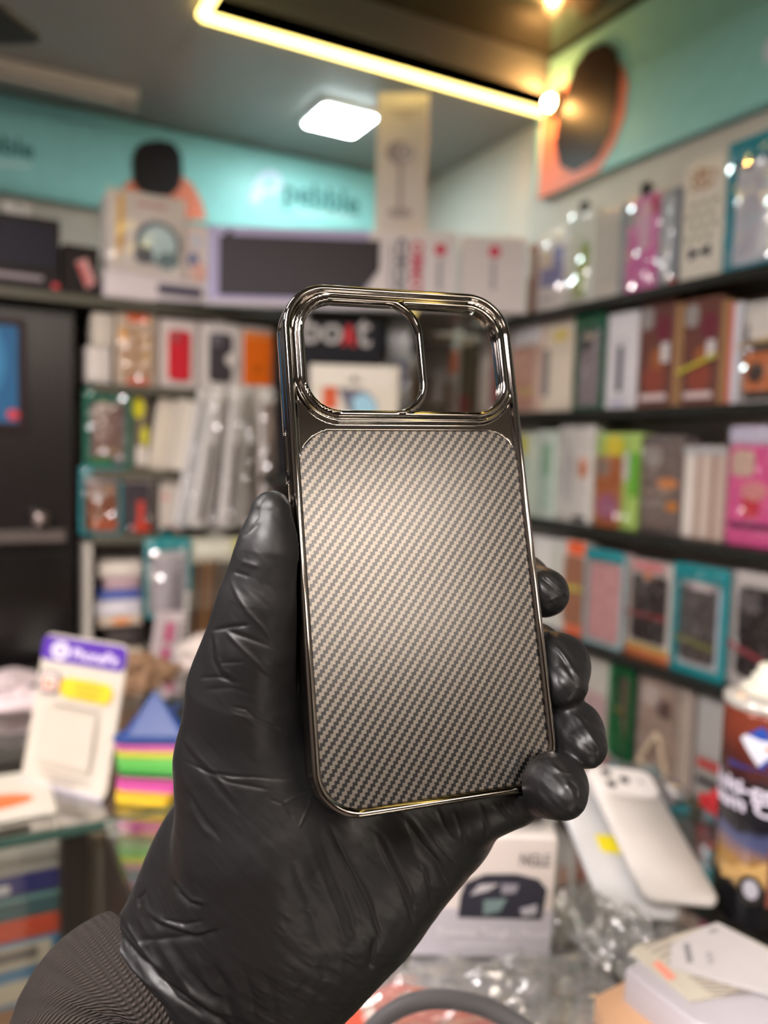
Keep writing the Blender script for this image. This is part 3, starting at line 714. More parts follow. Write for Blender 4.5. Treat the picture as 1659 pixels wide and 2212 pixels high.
# ------------------------------------------------------------------ the stock
def film_part(root, x0, x1, z0, z1, y, name='film', amp=.004, n=9, m=None, seed=None):
    """crinkled clear sheet in front of a pack"""
    sd = seed if seed is not None else random.randint(0, 9999); nx = n; nz = max(4, int(n*(z1-z0)/(x1-x0)))
    g = np.array([[x0+(x1-x0)*i/nx, 0, z0+(z1-z0)*j/nz] for j in range(nz+1) for i in range(nx+1)])
    d = vnoise(g*np.array([60, 1, 45])+sd, sd)*amp+vnoise(g*np.array([150, 1, 110])+sd*2, sd+1)*amp*.45
    e = np.array([min(i, nx-i, j, nz-j) == 0 for j in range(nz+1) for i in range(nx+1)])
    g[:, 1] = y-.0006-np.where(e, 0, np.abs(d))
    mb = MB(); mb.add(g, [(j*(nx+1)+i, j*(nx+1)+i+1, (j+1)*(nx+1)+i+1, (j+1)*(nx+1)+i) for j in range(nz) for i in range(nx)])
    return mb.build(name, m or FILM, root)

def phone_shape(root, w, x0, x1, z0, z1, y, col, block=True, bcol=None, rough=.35, th=.003, name='case', round_block=False):
    """a phone cover standing proud of its card: rounded slab, camera block, lenses"""
    mb = MB(); slab(mb, x0, x1, z0, z1, y-th, y-.0002, .010, .0014, 0, 5); c = mb.build(name, mat(col, rough), root)
    if block:
        bw = (x1-x0)*.46; bx = x0+(x1-x0)*.08; bz = z1-(x1-x0)*.08; bc = bcol or tuple(int(v*.6) for v in col)
        mb = MB(); slab(mb, bx, bx+bw, bz-bw, bz, y-th-.0022, y-th-.0001, bw*.45 if round_block else bw*.25, .0008, 0, 4); b = mb.build('camera_block', mat(bc, .3), c)
    return c

def pack(name, label, cat, root_m, w, h, d, body, decor=(), group=None, rough=.42, r=.003, tab=None, film=False, frame=None, body_name='carton'):
    """root_m: matrix at the base centre of the front face; local x right, z up, -y to the viewer"""
    t = thing(name, label, cat, mtx=root_m, group=group)
    if body is not None:
        mb = MB(); slab(mb, -w/2, w/2, 0, h, 0, d, r, min(.0016, d*.3), 0, 4); mb.build(body_name, mat(body, rough), t)
    cases = []
    for k, D in enumerate(decor):
        nm, kind, col, a, b, c, e = D[:7]; X0, X1, Z0, Z1 = -w/2+a*w, -w/2+b*w, c*h, e*h; y = -.0004*(1+k*.6)
        if any(p0-.02 <= (a+b)/2 <= p1+.02 and q0-.02 <= (c+e)/2 <= q1+.02 for p0, p1, q0, q1 in cases) and kind in 'retb': y -= .0031
        if kind in 'cp': cases.append((a, b, c, e))
        rg = D[7] if len(D) > 7 else .004
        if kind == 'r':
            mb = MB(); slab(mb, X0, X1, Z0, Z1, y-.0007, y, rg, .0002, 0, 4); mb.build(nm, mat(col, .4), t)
        elif kind == 'e':
            mb = MB(); plate(mb, ellipse((X0+X1)/2, (Z0+Z1)/2, (X1-X0)/2, (Z1-Z0)/2), y-.0007, y); mb.build(nm, mat(col, .4), t)
        elif kind == 'c':
            phone_shape(t, w, X0, X1, Z0, Z1, y, col, True, D[7] if len(D) > 7 else None)
        elif kind == 'p':
            phone_shape(t, w, X0, X1, Z0, Z1, y, col, False)
        elif kind == 'b':                                   # rubber band slung across
            mb = MB(); dz = D[7] if len(D) > 7 else 0
            mb.loops([[(X0, y-.006, Z0), (X1, y-.006, Z0+dz), (X1, y-.006, Z1+dz), (X0, y-.006, Z1)], [(X0, y-.0045, Z0), (X1, y-.0045, Z0+dz), (X1, y-.0045, Z1+dz), (X0, y-.0045, Z1)]]); mb.build(nm, mat(col, .5), t)
        elif kind == 't':                                   # lettering
            s, bold = D[7], (D[8] if len(D) > 8 else .01); up = D[9] if len(D) > 9 else False
            mb = text_mb(s, 1, lambda x, yy, z: (x, yy, z), bold=bold); xs = [v[0] for v in mb.v]; ys = [v[1] for v in mb.v]
            tw, thh = max(xs)-min(xs), max(ys)-min(ys); cx, cy = (max(xs)+min(xs))/2, (max(ys)+min(ys))/2; o = []
            for x, yy, z in mb.v:
                if up: q, rr_ = -(yy-cy)/thh*(X1-X0), (x-cx)/tw*(Z1-Z0)
                else: q, rr_ = (x-cx)/tw*(X1-X0), (yy-cy)/thh*(Z1-Z0)
                o.append(((X0+X1)/2+q, y-.0006+z*.3, (Z0+Z1)/2+rr_))
            mb.v = o; mb.build(nm, mat(col, .45), t)
        elif kind == 'o':                                   # free outline in relative coordinates
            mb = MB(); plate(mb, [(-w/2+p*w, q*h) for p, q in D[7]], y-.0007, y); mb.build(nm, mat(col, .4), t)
    if frame:                                               # coloured pouch border
        mb = MB(); hoop(mb, -w/2-.001, w/2+.001, -.001, h+.001, -.0065, -.0005, frame[1], .006); mb.build('border', mat(frame[0], .35), t)
        if len(frame) > 2: mb = MB(); slab(mb, -w/2-.001, w/2+.001, h-frame[2], h+.0015, -.0085, -.0066, .005, .0008); mb.build('header', mat(frame[0], .3), t)
    if film: film_part(t, -w/2+.002, w/2-.002, .003, h-.003, -.009, amp=.006, m=FILM)
    if tab:                                                 # hanging hook above the pack
        mb = MB(); slab(mb, -w*.16, w*.16, h-.004, h+.020, .002, .004, .006, .0006); mb.build('hang_tab', mat(tab, .35), t)
        mb = MB(); tube(mb, [(0, -.006, h+.014), (0, d*.5, h+.016)], .0022, 8); mb.build('hook', mat((46, 44, 42), .3), t)
    return t

RZ = -math.pi/2
def right(name, label, cat, xl, xr, yt, yb, d, body, decor=(), row=0, off=0.0, roll=0.0, **k):
    """a pack on the right wall, seen between xl..xr, topped at yt"""
    X = XF+off; A, B = at_x(xl, yb, X), at_x(xr, yb, X); w = (A[1]-B[1])*.985; yc = (A[1]+B[1])/2; z = ZS[row]+.0006
    h = at_x((xl+xr)/2, yt, X)[2]-z
    m = Matrix.Translation((X, yc, z)) @ Matrix.Rotation(RZ, 4, 'Z') @ Matrix.Rotation(roll, 4, 'Y')
    return pack(name, label, cat, m, w, h, d, body, decor, **k)
def back(name, label, cat, xl, xr, yt, yb, d, body, decor=(), Y=YF, z=None, rot=0.0, roll=0.0, **k):
    A, B = at_y(xl, yb, Y), at_y(xr, yb, Y); w = (B[0]-A[0])*.985; zz = (A[2]+B[2])/2 if z is None else z+.0006
    h = at_y((xl+xr)/2, yt, Y)[2]-zz
    m = Matrix.Translation(((A[0]+B[0])/2, Y, zz)) @ Matrix.Rotation(rot, 4, 'Z') @ Matrix.Rotation(roll, 4, 'Y')
    return pack(name, label, cat, m, w, h, d, body, decor, **k)

CR, WH, GY = (206, 198, 188), (222, 214, 210), (168, 166, 165)
TEALF, GREENF = (38, 140, 150), (22, 96, 58)
# ---- right wall, top shelf
G1 = 'packs on the top right shelf'
right('carton', 'narrow tan carton between the keyboard carton and the white and violet pack', 'box', 1137, 1152, 530, 664, .06, (150, 98, 78), (('stripe', 'r', (205, 190, 180), .1, .9, .55, .9),), 0, group=G1)
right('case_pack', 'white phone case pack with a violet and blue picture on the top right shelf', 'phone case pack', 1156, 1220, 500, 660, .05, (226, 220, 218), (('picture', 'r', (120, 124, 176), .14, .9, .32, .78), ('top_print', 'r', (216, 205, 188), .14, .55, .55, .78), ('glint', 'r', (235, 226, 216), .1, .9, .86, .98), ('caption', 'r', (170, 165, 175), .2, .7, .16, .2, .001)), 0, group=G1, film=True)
right('case_pouch', 'white pouch with a lime green print and a black hanger beside the violet pack', 'phone case pack', 1222, 1279, 462, 646, .03, (206, 208, 200), (('picture', 'o', (150, 168, 84), 0, 1, 0, 1, [(.3, .1), (.72, .12), (.86, .62), (.6, .72), (.42, .45)]), ('print', 'r', (205, 207, 190), .1, .35, .2, .8)), 0, group=G1, film=True, tab=(40, 36, 36))
right('case_carton', 'plain pale grey carton with a blue grey edge on the top right shelf', 'box', 1281, 1346, 455, 636, .05, (190, 182, 174), (('edge_print', 'r', (132, 140, 148), .84, 1, 0, 1, .001), ('panel_print', 'r', (178, 172, 164), .12, .8, .2, .88)), 0, group=G1)
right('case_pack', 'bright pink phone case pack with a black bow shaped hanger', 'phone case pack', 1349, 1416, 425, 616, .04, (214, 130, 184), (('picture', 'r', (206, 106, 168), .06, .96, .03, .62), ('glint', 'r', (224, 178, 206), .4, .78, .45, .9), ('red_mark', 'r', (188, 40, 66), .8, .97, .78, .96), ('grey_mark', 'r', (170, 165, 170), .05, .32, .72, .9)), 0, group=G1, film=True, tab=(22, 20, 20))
right('case_pack', 'silvery see-through case pack beside the pink one', 'phone case pack', 1418, 1460, 412, 606, .03, (150, 156, 166), (('picture', 'r', (176, 182, 190), .15, .85, .1, .92), ('dark_edge', 'r', (96, 100, 110), .86, 1, 0, 1, .001), ('red_mark', 'r', (180, 74, 60), .7, 1, .0, .1, .001)), 0, group=G1, film=True)
t = right('jewelled_case', 'white jewelled phone case with a dark bow standing on the top right shelf', 'phone case', 1465, 1556, 345, 598, .012, None, (), 0, group=G1)
a, b = at_x(1465, 598, XF), at_x(1556, 598, XF); w = (a[1]-b[1])*.97; h = at_x(1510, 345, XF)[2]-ZS[0]
c = phone_shape(t, w, -w/2, w/2, 0, h, .012, (214, 208, 196), False, None, .25, .012, 'shell')
mb = MB(); [ball(mb, (random.uniform(-.3, .3)*w, -.001, h*(.82+random.uniform(-.07, .09))), .0032, 0, 8, 5) for _ in range(34)]
o = mb.build('jewels', mat((226, 196, 170), .12, .6), t); o['kind'] = 'stuff'
for i in range(12): mb = MB(); plate(mb, ellipse(((i % 3)-1)*w*.25+(.004 if (i//3) % 2 else -.004), h*(.36+.09*(i//3)), .006, .004, 10, .6), -.0012, -.0002); mb.build('leaf_print', mat((150, 150, 130), .4), t)
mb = MB()
for s in (-1, 1): plate(mb, [(0, h*.24), (s*.018, h*.29), (s*.018, h*.19)], -.004, -.0004)
mb.build('bow', mat((58, 56, 72), .4), t)
right('garment_pouch', 'large teal edged pouch with white cloth inside at the right end of the top shelf', 'pouch', 1568, 1690, 300, 572, .025, (205, 204, 214), (('cloth_fold_shading', 'o', (188, 186, 200), 0, 1, 0, 1, [(.2, .1), (.5, .2), (.62, .75), (.3, .6)]), ('cloth_fold_shading', 'o', (224, 222, 230), 0, 1, 0, 1, [(.55, .08), (.9, .2), (.92, .8), (.7, .7)]), ('tag_print', 'e', (120, 84, 100), .22, .42, .78, .9)), 0, group=G1, film=True, frame=((24, 138, 158), .011, .03))  # cloth folds: light and shade painted as paler and darker patches
# ---- second shelf
G2 = 'packs on the second right shelf'
right('case_carton', 'white carton behind the smoky camera window, leftmost on the second shelf', 'box', 896, 946, 725, 872, .04, WH, (('picture', 'r', (150, 130, 118), .15, .85, .1, .5),), 1, group=G2)
right('case_carton', 'pale carton with an orange tab seen through the smoky camera window', 'box', 948, 988, 735, 876, .04, (186, 182, 176), (('orange_tab', 'r', (214, 110, 70), .5, .95, .55, .85), ('picture', 'r', (140, 120, 104), .1, .9, .05, .45)), 1, group=G2)
right('case_carton', 'dark olive carton seen through the smoky camera window', 'box', 990, 1030, 745, 878, .04, (66, 58, 40), (('picture', 'r', (84, 74, 48), .2, .8, .3, .9), ('red_patch', 'r', (126, 40, 40), .0, .6, .0, .3, .001)), 1, group=G2)
right('case_carton', 'beige and maroon carton just left of the pinkish case pack', 'box', 1032, 1096, 705, 882, .05, (190, 176, 168), (('picture', 'r', (140, 58, 70), .45, .95, .1, .8), ('panel_print', 'r', (206, 196, 188), .05, .4, .1, .9)), 1, group=G2)
right('case_pack', 'pinkish beige case pack with a glossy white top next to the chrome case', 'phone case pack', 1099, 1166, 700, 880, .04, (206, 176, 162), (('header', 'r', (226, 222, 222), .04, .96, .76, .98), ('picture', 'r', (196, 150, 132), .1, .78, .05, .72), ('yellow_mark', 'r', (206, 184, 110), .3, .8, .22, .27, .001)), 1, group=G2, film=True)
right('case_carton', 'cream carton with a yellow print at its top on the second right shelf', 'box', 1168, 1237, 692, 884, .05, (218, 204, 186), (('yellow_print', 'e', (216, 194, 120), .3, .8, .76, .9), ('dark_band', 'r', (128, 124, 124), .0, .22, .18, .7), ('panel_print', 'r', (224, 210, 194), .25, .95, .05, .6)), 1, group=G2)
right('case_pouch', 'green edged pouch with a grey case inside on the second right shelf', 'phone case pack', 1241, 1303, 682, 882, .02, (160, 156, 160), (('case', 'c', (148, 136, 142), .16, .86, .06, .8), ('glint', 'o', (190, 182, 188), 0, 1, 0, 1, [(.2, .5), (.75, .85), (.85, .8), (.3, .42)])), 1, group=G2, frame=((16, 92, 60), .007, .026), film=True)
right('case_carton', 'white carton with a narrow dark slot in its front', 'box', 1305, 1370, 676, 884, .05, (220, 216, 220), (('panel_print', 'r', (206, 202, 208), .2, .76, .1, .74), ('slot', 'r', (62, 60, 80), .38, .56, .18, .66), ('caption', 'r', (170, 170, 200), .2, .7, .04, .08, .001)), 1, group=G2)
for k_, (xl, xr, yt, lab, band) in enumerate(((1373, 1449, 652, 'maroon flowered phone case carton with a tan side, without a rubber band', False), (1467, 1548, 645, 'maroon flowered phone case carton held by a yellow rubber band', True))):
    dec = [('picture', 'r', (104, 66, 60), .04, .96, .03, .97), ('print', 'e', (138, 72, 60), .2, .8, .12, .42), ('print', 'e', (150, 92, 60), .35, .8, .36, .56), ('print', 'e', (110, 50, 62), .5, .95, .6, .86), ('camera_print', 'r', (150, 142, 140), .06, .42, .74, .95, .008), ('white_tag', 'r', (205, 198, 200), .68, .9, .42, .6, .001), ('caption', 'r', (212, 190, 190), .12, .88, .07, .13, .001)]
    if band: dec.append(('rubber_band', 'b', (196, 186, 70), -.02, 1.02, .30, .335, .022))
    right('case_carton', lab, 'phone case pack', xl, xr, yt, 878, .03, (128, 88, 72), dec, 1, group=G2)
    a = at_x(xr+1, 870, XF); b = at_x(xr+16, 870, XF)
    right('carton', 'tan narrow carton edge right of the maroon carton '+('with the yellow band' if band else 'without a band'), 'box', xr+1, xr+16, yt+4, 876, .05, (176, 136, 96), (('side_stripe', 'r', (150, 112, 76), .55, .95, .02, .98, .001),), 1, group=G2)
right('carton', 'slim white carton with a red edge on the second right shelf', 'box', 1567, 1592, 655, 872, .05, (206, 204, 212), (('red_edge', 'r', (204, 92, 86), .0, .3, 0, 1, .001),), 1, group=G2)
right('case_pack', 'clear pack of an orange and black case at the right end of the second shelf', 'phone case pack', 1595, 1690, 650, 872, .04, (206, 200, 198), (('case', 'p', (58, 50, 48), .08, .95, .04, .8), ('print', 'r', (200, 116, 70), .12, .9, .12, .5), ('print', 'e', (70, 54, 50), .2, .6, .2, .4), ('white_print', 'r', (224, 216, 210), .2, .8, .62, .9), ('rubber_band', 'b', (206, 160, 80), -.02, 1.02, .55, .57, .01)), 1, group=G2, film=True)
# ---- third shelf
G3 = 'packs on the third right shelf'
right('case_pack', 'pale green and yellow pack close to the chrome case on the third shelf', 'phone case pack', 1090, 1148, 935, 1118, .04, (206, 214, 196), (('yellow_print', 'r', (212, 206, 80), .3, .75, .74, .96), ('picture', 'r', (190, 206, 194), .1, .9, .06, .7)), 2, group=G3, film=True)
right('case_pack', 'mint white pack between the yellow topped pack and the crumpled white packet', 'phone case pack', 1150, 1196, 930, 1124, .03, (212, 222, 210), (('picture', 'r', (184, 204, 190), .2, .9, .1, .55), ('green_print', 'r', (150, 186, 160), .3, .8, .5, .85)), 2, group=G3, film=True)
right('packet', 'crumpled white plastic packet with a small orange label', 'packet', 1200, 1276, 915, 1128, .03, (220, 214, 208), (('orange_label', 'r', (206, 116, 66), .62, .84, .46, .66), ('fold_shading', 'o', (196, 192, 190), 0, 1, 0, 1, [(.1, .3), (.4, .15), (.5, .7), (.2, .9)]), ('dark_mark', 'r', (60, 56, 54), .5, .85, .02, .07, .001)), 2, group=G3, film=True)  # shade of the crumpled fold is painted as a darker patch
right('case_pack', 'orange brown case pack with a yellow sticker and green side', 'phone case pack', 1280, 1373, 935, 1146, .035, (176, 206, 110), (('case', 'c', (178, 106, 66), .02, .66, .0, .76, (150, 130, 120)), ('purple_print', 'e', (170, 102, 130), .1, .62, .08, .36), ('yellow_sticker', 'e', (226, 208, 40), .22, .66, .74, .98), ('white_print', 'r', (214, 216, 206), .66, .8, .5, .8), ('green_print', 'r', (100, 176, 52), .82, 1, .35, .8)), 2, group=G3, film=True)
right('case_pack', 'taupe case pack with orange stickers and a camera print on the third shelf', 'phone case pack', 1377, 1464, 940, 1160, .04, (112, 100, 96), (('case', 'c', (122, 106, 100), .06, .94, .05, .92, (160, 150, 146)), ('orange_sticker', 'e', (216, 138, 82), .46, .98, .46, .57), ('orange_sticker', 'e', (206, 132, 60), .72, 1.0, .24, .34), ('beads_print', 'r', (160, 146, 140), .1, .7, .28, .33, .004), ('beads_print', 'r', (158, 140, 130), .1, .8, .4, .45, .004)), 2, group=G3, film=True)
right('carton', 'tall carton with upright tan and white stripes', 'box', 1467, 1560, 962, 1170, .05, (190, 168, 156), (('stripe', 'r', (214, 204, 196), .04, .3, .02, .96, .001), ('stripe', 'r', (164, 138, 122), .36, .44, .02, .96, .001), ('stripe', 'r', (206, 190, 178), .48, .62, .02, .96, .001), ('stripe', 'r', (158, 130, 116), .7, .78, .02, .96, .001), ('top_print', 'r', (170, 168, 170), .0, 1, .9, .99, .001)), 2, group=G3)
right('case_pack', 'hot pink phone case pack with a beige camera block at the right edge', 'phone case pack', 1563, 1680, 920, 1180, .03, (206, 168, 190), (('case', 'c', (222, 92, 150), .02, .98, .0, .84, (206, 176, 160)), ('red_print', 'r', (206, 58, 74), .34, .66, .24, .42), ('peach_print', 'e', (214, 140, 140), .3, .8, .38, .54), ('dark_band', 'r', (124, 50, 90), .1, .95, .14, .2, .002), ('header', 'r', (206, 200, 220), .0, 1, .86, .99)), 2, group=G3, film=True)
# ---- fourth shelf
G4 = 'packs on the fourth right shelf'
right('carton', 'plain white carton beside the index finger on the fourth shelf', 'box', 1140, 1206, 1160, 1345, .05, (218, 214, 208), (('side_print', 'r', (196, 196, 186), .7, .98, .02, .98, .001),), 3, group=G4)
right('case_pack', 'brown case pack with orange ends and a yellow rubber band', 'phone case pack', 1209, 1259, 1166, 1370, .03, (206, 198, 188), (('case', 'p', (150, 104, 82), .1, .98, .1, .84), ('orange_end', 'r', (236, 104, 62), .2, .98, .85, .99), ('orange_end', 'r', (214, 110, 78), .2, .98, .0, .13), ('rubber_band', 'b', (196, 180, 90), -.02, 1.02, .48, .53)), 3, group=G4)
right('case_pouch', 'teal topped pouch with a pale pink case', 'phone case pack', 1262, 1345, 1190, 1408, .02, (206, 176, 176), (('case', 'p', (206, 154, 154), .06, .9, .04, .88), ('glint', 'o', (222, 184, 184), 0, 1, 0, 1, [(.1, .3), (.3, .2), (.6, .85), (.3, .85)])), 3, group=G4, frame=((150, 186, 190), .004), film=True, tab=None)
G4p = COL.objects
t = right('case_pack', 'clear pack of a black case with an orange bottom edge and a red rubber band', 'phone case pack', 1348, 1446, 1212, 1444, .025, (196, 186, 180), (('case', 'c', (56, 48, 48), .1, .9, .16, .86, (84, 76, 74)), ('orange_edge', 'r', (208, 122, 78), .0, 1, .0, .08), ('yellow_edge', 'r', (196, 166, 86), .0, .98, .08, .13), ('pink_top', 'r', (206, 120, 124), .1, .8, .9, .99), ('orange_mark', 'r', (206, 132, 90), .4, .58, .82, .9), ('rubber_band', 'b', (150, 66, 70), .02, .98, .44, .47)), 3, group=G4, film=True)
right('case_pouch', 'teal edged pouch with a dark grey case and a yellow rubber band', 'phone case pack', 1449, 1566, 1222, 1484, .02, (196, 190, 192), (('case', 'p', (84, 78, 78), .12, .80, .1, .82), ('silver_side', 'r', (196, 202, 214), .80, .93, .1, .82, .001), ('camera_print', 'r', (206, 190, 190), .3, .75, .78, .86, .003), ('rubber_band', 'b', (130, 128, 70), .1, .84, .30, .335, -.008)), 3, group=G4, frame=((32, 140, 148), .010, .022), film=True)
right('case_pack', 'clear pack of a glossy black case with a red rubber band above the spray can', 'phone case pack', 1571, 1680, 1238, 1506, .03, (200, 190, 186), (('case', 'c', (44, 38, 40), .12, .95, .1, .88, (96, 90, 92)), ('rubber_band', 'b', (156, 66, 76), .02, .98, .36, .40, -.02)), 3, group=G4, film=True)
for nm, xl, xr, yt, cc in (('teal', 1262, 1345, 1188, (34, 146, 156)),):
    a, b = at_x(xl, yt, XF), at_x(xr, yt, XF); root = [o for o in bpy.data.objects if o.get('label') == 'teal topped pouch with a pale pink case'][0]
    w = (a[1]-b[1])*.97; h = at_x((xl+xr)/2, 1190, XF)[2]-ZS[3]; mb = MB(); slab(mb, -w/2, w/2, h-.016, h+.002, -.010, -.0066, .006, .001); mb.build('header', mat(cc, .3), root)
# ---- fifth shelf
G5 = 'packs on the lowest right shelf in view'
right('case_pouch', 'white pouch with a pink print half hidden by the middle finger', 'phone case pack', 1236, 1316, 1408, 1626, .03, (214, 208, 198), (('picture', 'r', (206, 176, 176), .3, .9, .1, .6), ('green_edge', 'r', (70, 130, 90), .9, 1, .05, .95, .001)), 4, group=G5, film=True)
right('case_pouch', 'dark green pouch with a brown case behind the ring finger', 'phone case pack', 1319, 1362, 1428, 1646, .02, (60, 84, 62), (('case', 'p', (110, 84, 76), .5, .98, .3, .9), ('yellow_mark', 'r', (150, 150, 60), .1, .5, .5, .53, .001), ('print', 'r', (30, 110, 66), .05, .5, .06, .44)), 4, group=G5, frame=((20, 100, 58), .006, .02), film=True)
t = right('case_pack', 'clear pack of a beige case with a coiled bead strap', 'phone case pack', 1366, 1490, 1452, 1690, .03, (156, 140, 132), (('case', 'c', (168, 146, 134), .08, .74, .06, .9, (196, 180, 172)), ('side_print', 'r', (186, 170, 158), .78, .96, .04, .92), ('dark_lens', 'r', (106, 84, 80), .42, .66, .6, .76)), 4, group=G5, film=True)
a, b = at_x(1366, 1690, XF), at_x(1490, 1690, XF); w = (a[1]-b[1]); h = at_x(1428, 1452, XF)[2]-ZS[4]
tri = [(-.30, .14), (.22, .05), (.05, .40), (-.02, .44), (-.30, .14)]; mb = MB(); L = []
for (p, q), (r_, s_) in zip(tri[:-1], tri[1:]):
    n = int(np.hypot((r_-p)*w, (s_-q)*h)/.0062)+1
    for k in range(n): ball(mb, ((p+(r_-p)*k/n)*w, -.0135, (q+(s_-q)*k/n)*h), .0039, 0, 8, 5)
o = mb.build('bead_strap', mat((206, 186, 160), .25), t, True)
right('carton', 'grey carton with a red and a black stripe beside the spray can', 'box', 1494, 1580, 1488, 1704, .05, (150, 146, 142), (('stripe', 'r', (176, 62, 58), .1, .98, .3, .38, .001), ('stripe', 'r', (40, 36, 36), .1, .98, .16, .22, .001), ('panel_print', 'r', (168, 164, 160), .1, .9, .42, .95)), 4, group=G5)
# ------------------------------------------------------- cartons across the corner
RC = -math.radians(28.23)
def facing(name, label, cat, xl, xr, yt, yb, dep, d, body, decor=(), z=None, rot=RC, **k):
    A, B = at_d(xl, yb, dep), at_d(xr, yb, dep); w = np.linalg.norm(B-A)*.99; c = (A+B)/2; zz = c[2] if z is None else z+.0006
    h = at_d((xl+xr)/2, yt, dep)[2]-zz
    m = Matrix.Translation((c[0], c[1], zz)) @ Matrix.Rotation(rot, 4, 'Z')
    return pack(name, label, cat, m, w, h, d, body, decor, **k)
Z0 = ZS[0]
facing('keyboard_carton', 'long white and lilac carton with a dark keyboard picture across the corner', 'box', 445, 985, 499, 680, 1.46, .05, (222, 212, 212),
    (('lilac_print', 'r', (176, 166, 204), .0, .645, .0, 1.0, .001), ('keyboard_picture', 'o', (44, 34, 39), 0, 1, 0, 1, [(.045, .12), (.60, .12), (.69, .50), (.69, .87), (.10, .89), (.095, .95), (.075, .95), (.07, .89), (.045, .88)]),
     ('pale_edge', 'r', (214, 200, 206), .0, .645, .0, .06, .001), ('caption', 'r', (176, 170, 174), .725, .742, .2, .82, .001),
     ('lettering', 't', (120, 116, 122), .755, .80, .1, .92, 'VOIO', .06, True), ('lettering', 't', (206, 70, 96), .815, .865, .12, .88, 'COMBO', .03, True),
     ('round_logo', 'e', (206, 60, 88), .91, .955, .70, .86), ('maker_print', 'r', (170, 165, 170), .922, .940, .25, .66, .001)), z=Z0)
facing('carton', 'plain white carton with a round red logo at the right of the keyboard carton', 'box', 990, 1133, 514, 686, 1.46, .05, (218, 208, 206),
    (('round_logo', 'e', (206, 56, 84), .42, .60, .72, .88), ('maker_print', 'r', (170, 165, 170), .47, .54, .3, .68, .001)), z=Z0)
kt = at_d(715, 499, 1.46)[2]
facing('fan_carton', 'tall slim white carton with a standing fan picture, on top of the keyboard carton', 'box', 808, 918, 210, 498, 1.475, .035, (214, 205, 200),
    (('caption', 'r', (182, 170, 160), .2, .8, .865, .885, .001), ('caption', 'r', (186, 174, 164), .34, .66, .825, .84, .001), ('fan_stem_print', 'r', (176, 166, 164), .44, .54, .18, .5, .004), ('fan_foot_print', 'e', (170, 160, 158), .26, .74, .11, .19),
     ('fan_head_print', 'e', (160, 150, 156), .18, .72, .50, .66), ('fan_hub_print', 'e', (206, 198, 206), .46, .68, .52, .64), ('fan_ring_print', 'e', (120, 112, 126), .52, .62, .56, .61)), z=kt+.0016)
# ------------------------------------------------------ cartons above the black cabinet
ZB0 = ZB[0]+.001
back('carton', 'large black carton with a pale stripe and red dot above the cabinet', 'box', -60, 131, 462, 650, .10, (32, 27, 29), (('picture', 'r', (36, 33, 44), .3, .95, .35, .9), ('pale_stripe', 'r', (150, 138, 140), .2, .8, .13, .20, .002), ('red_dot', 'e', (206, 76, 82), .9, .99, .04, .13)), z=ZB0, Y=1.495, tab=(170, 166, 160))
back('carton', 'smaller black carton with a slanted pink tag beside the headphone carton', 'box', 134, 214, 530, 652, .08, (32, 26, 25), (('pink_tag', 'o', (206, 150, 148), 0, 1, 0, 1, [(.36, .66), (.66, .76), (.92, .28), (.66, .14)]), ('red_mark', 'o', (190, 84, 84), 0, 1, 0, 1, [(.40, .6), (.5, .64), (.74, .26), (.66, .2)])), z=ZB0, Y=1.495)
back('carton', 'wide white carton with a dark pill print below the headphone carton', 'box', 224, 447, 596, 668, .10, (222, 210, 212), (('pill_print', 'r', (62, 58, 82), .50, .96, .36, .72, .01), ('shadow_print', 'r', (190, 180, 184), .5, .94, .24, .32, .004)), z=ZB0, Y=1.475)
wz = at_y(335, 596, 1.475)[2]
t = back('headphone_carton', 'square white carton with a headphone picture and an orange strip', 'box', 232, 400, 418, 600, .08, (226, 214, 208), (('orange_strip', 'o', (232, 184, 106), 0, 1, 0, 1, [(.10, .1), (.2, .35), (.2, .94), (.12, .94)]), ('title_print', 'r', (206, 150, 140), .35, .75, .84, .88, .002), ('headband_print', 'e', (110, 118, 126), .34, .94, .12, .68), ('headband_hole', 'e', (206, 226, 228), .41, .88, .16, .62), ('earcup_print', 'e', (92, 94, 100), .32, .58, .12, .34), ('earcup_print', 'e', (120, 140, 144), .62, .92, .08, .30)), z=wz+.001, Y=1.475)
film_part(t, -.07, .07, .004, .14, -.004, 'wrapper', .002)
back('carton', 'small pink and white carton with a blue print right of the headphone carton', 'box', 401, 446, 486, 598, .06, (226, 208, 204), (('blue_print', 'e', (110, 124, 166), .1, .6, .2, .5), ('pink_print', 'r', (226, 178, 164), .3, 1, .0, .3, .001), ('white_print', 'e', (206, 206, 218), .2, .8, .55, .85)), z=wz+.001, Y=1.475)
# ------------------------------------------------------ back shelf, under the long carton
GB = 'case cartons on the back shelf'; z1 = ZB[1]+.0005
back('carton', 'white carton leaning above another at the left end of the back shelf', 'box', 187, 240, 748, 828, .05, (206, 196, 190), (('panel_print', 'r', (216, 206, 200), .1, .6, .1, .9),), z=z1, group=GB)
wz2 = at_y(213, 748, YF)[2]
back('carton', 'small cream carton stacked topmost at the left end of the back shelf', 'box', 199, 246, 676, 747, .05, (206, 194, 180), (('panel_print', 'r', (196, 184, 170), .6, .95, .1, .9),), z=wz2+.0012, group=GB)
back('case_pack', 'clear pack of a tan case with orange ends on the back shelf', 'phone case pack', 250, 340, 676, 828, .05, (206, 186, 166), (('case', 'p', (190, 152, 120), .12, .86, .1, .80), ('orange_end', 'r', (236, 112, 70), .25, .8, .86, .98), ('orange_end', 'r', (226, 120, 92), .25, .8, .0, .12), ('gold_glint', 'r', (236, 176, 100), .06, .24, .55, .78, .006)), z=z1, group=GB, film=True)
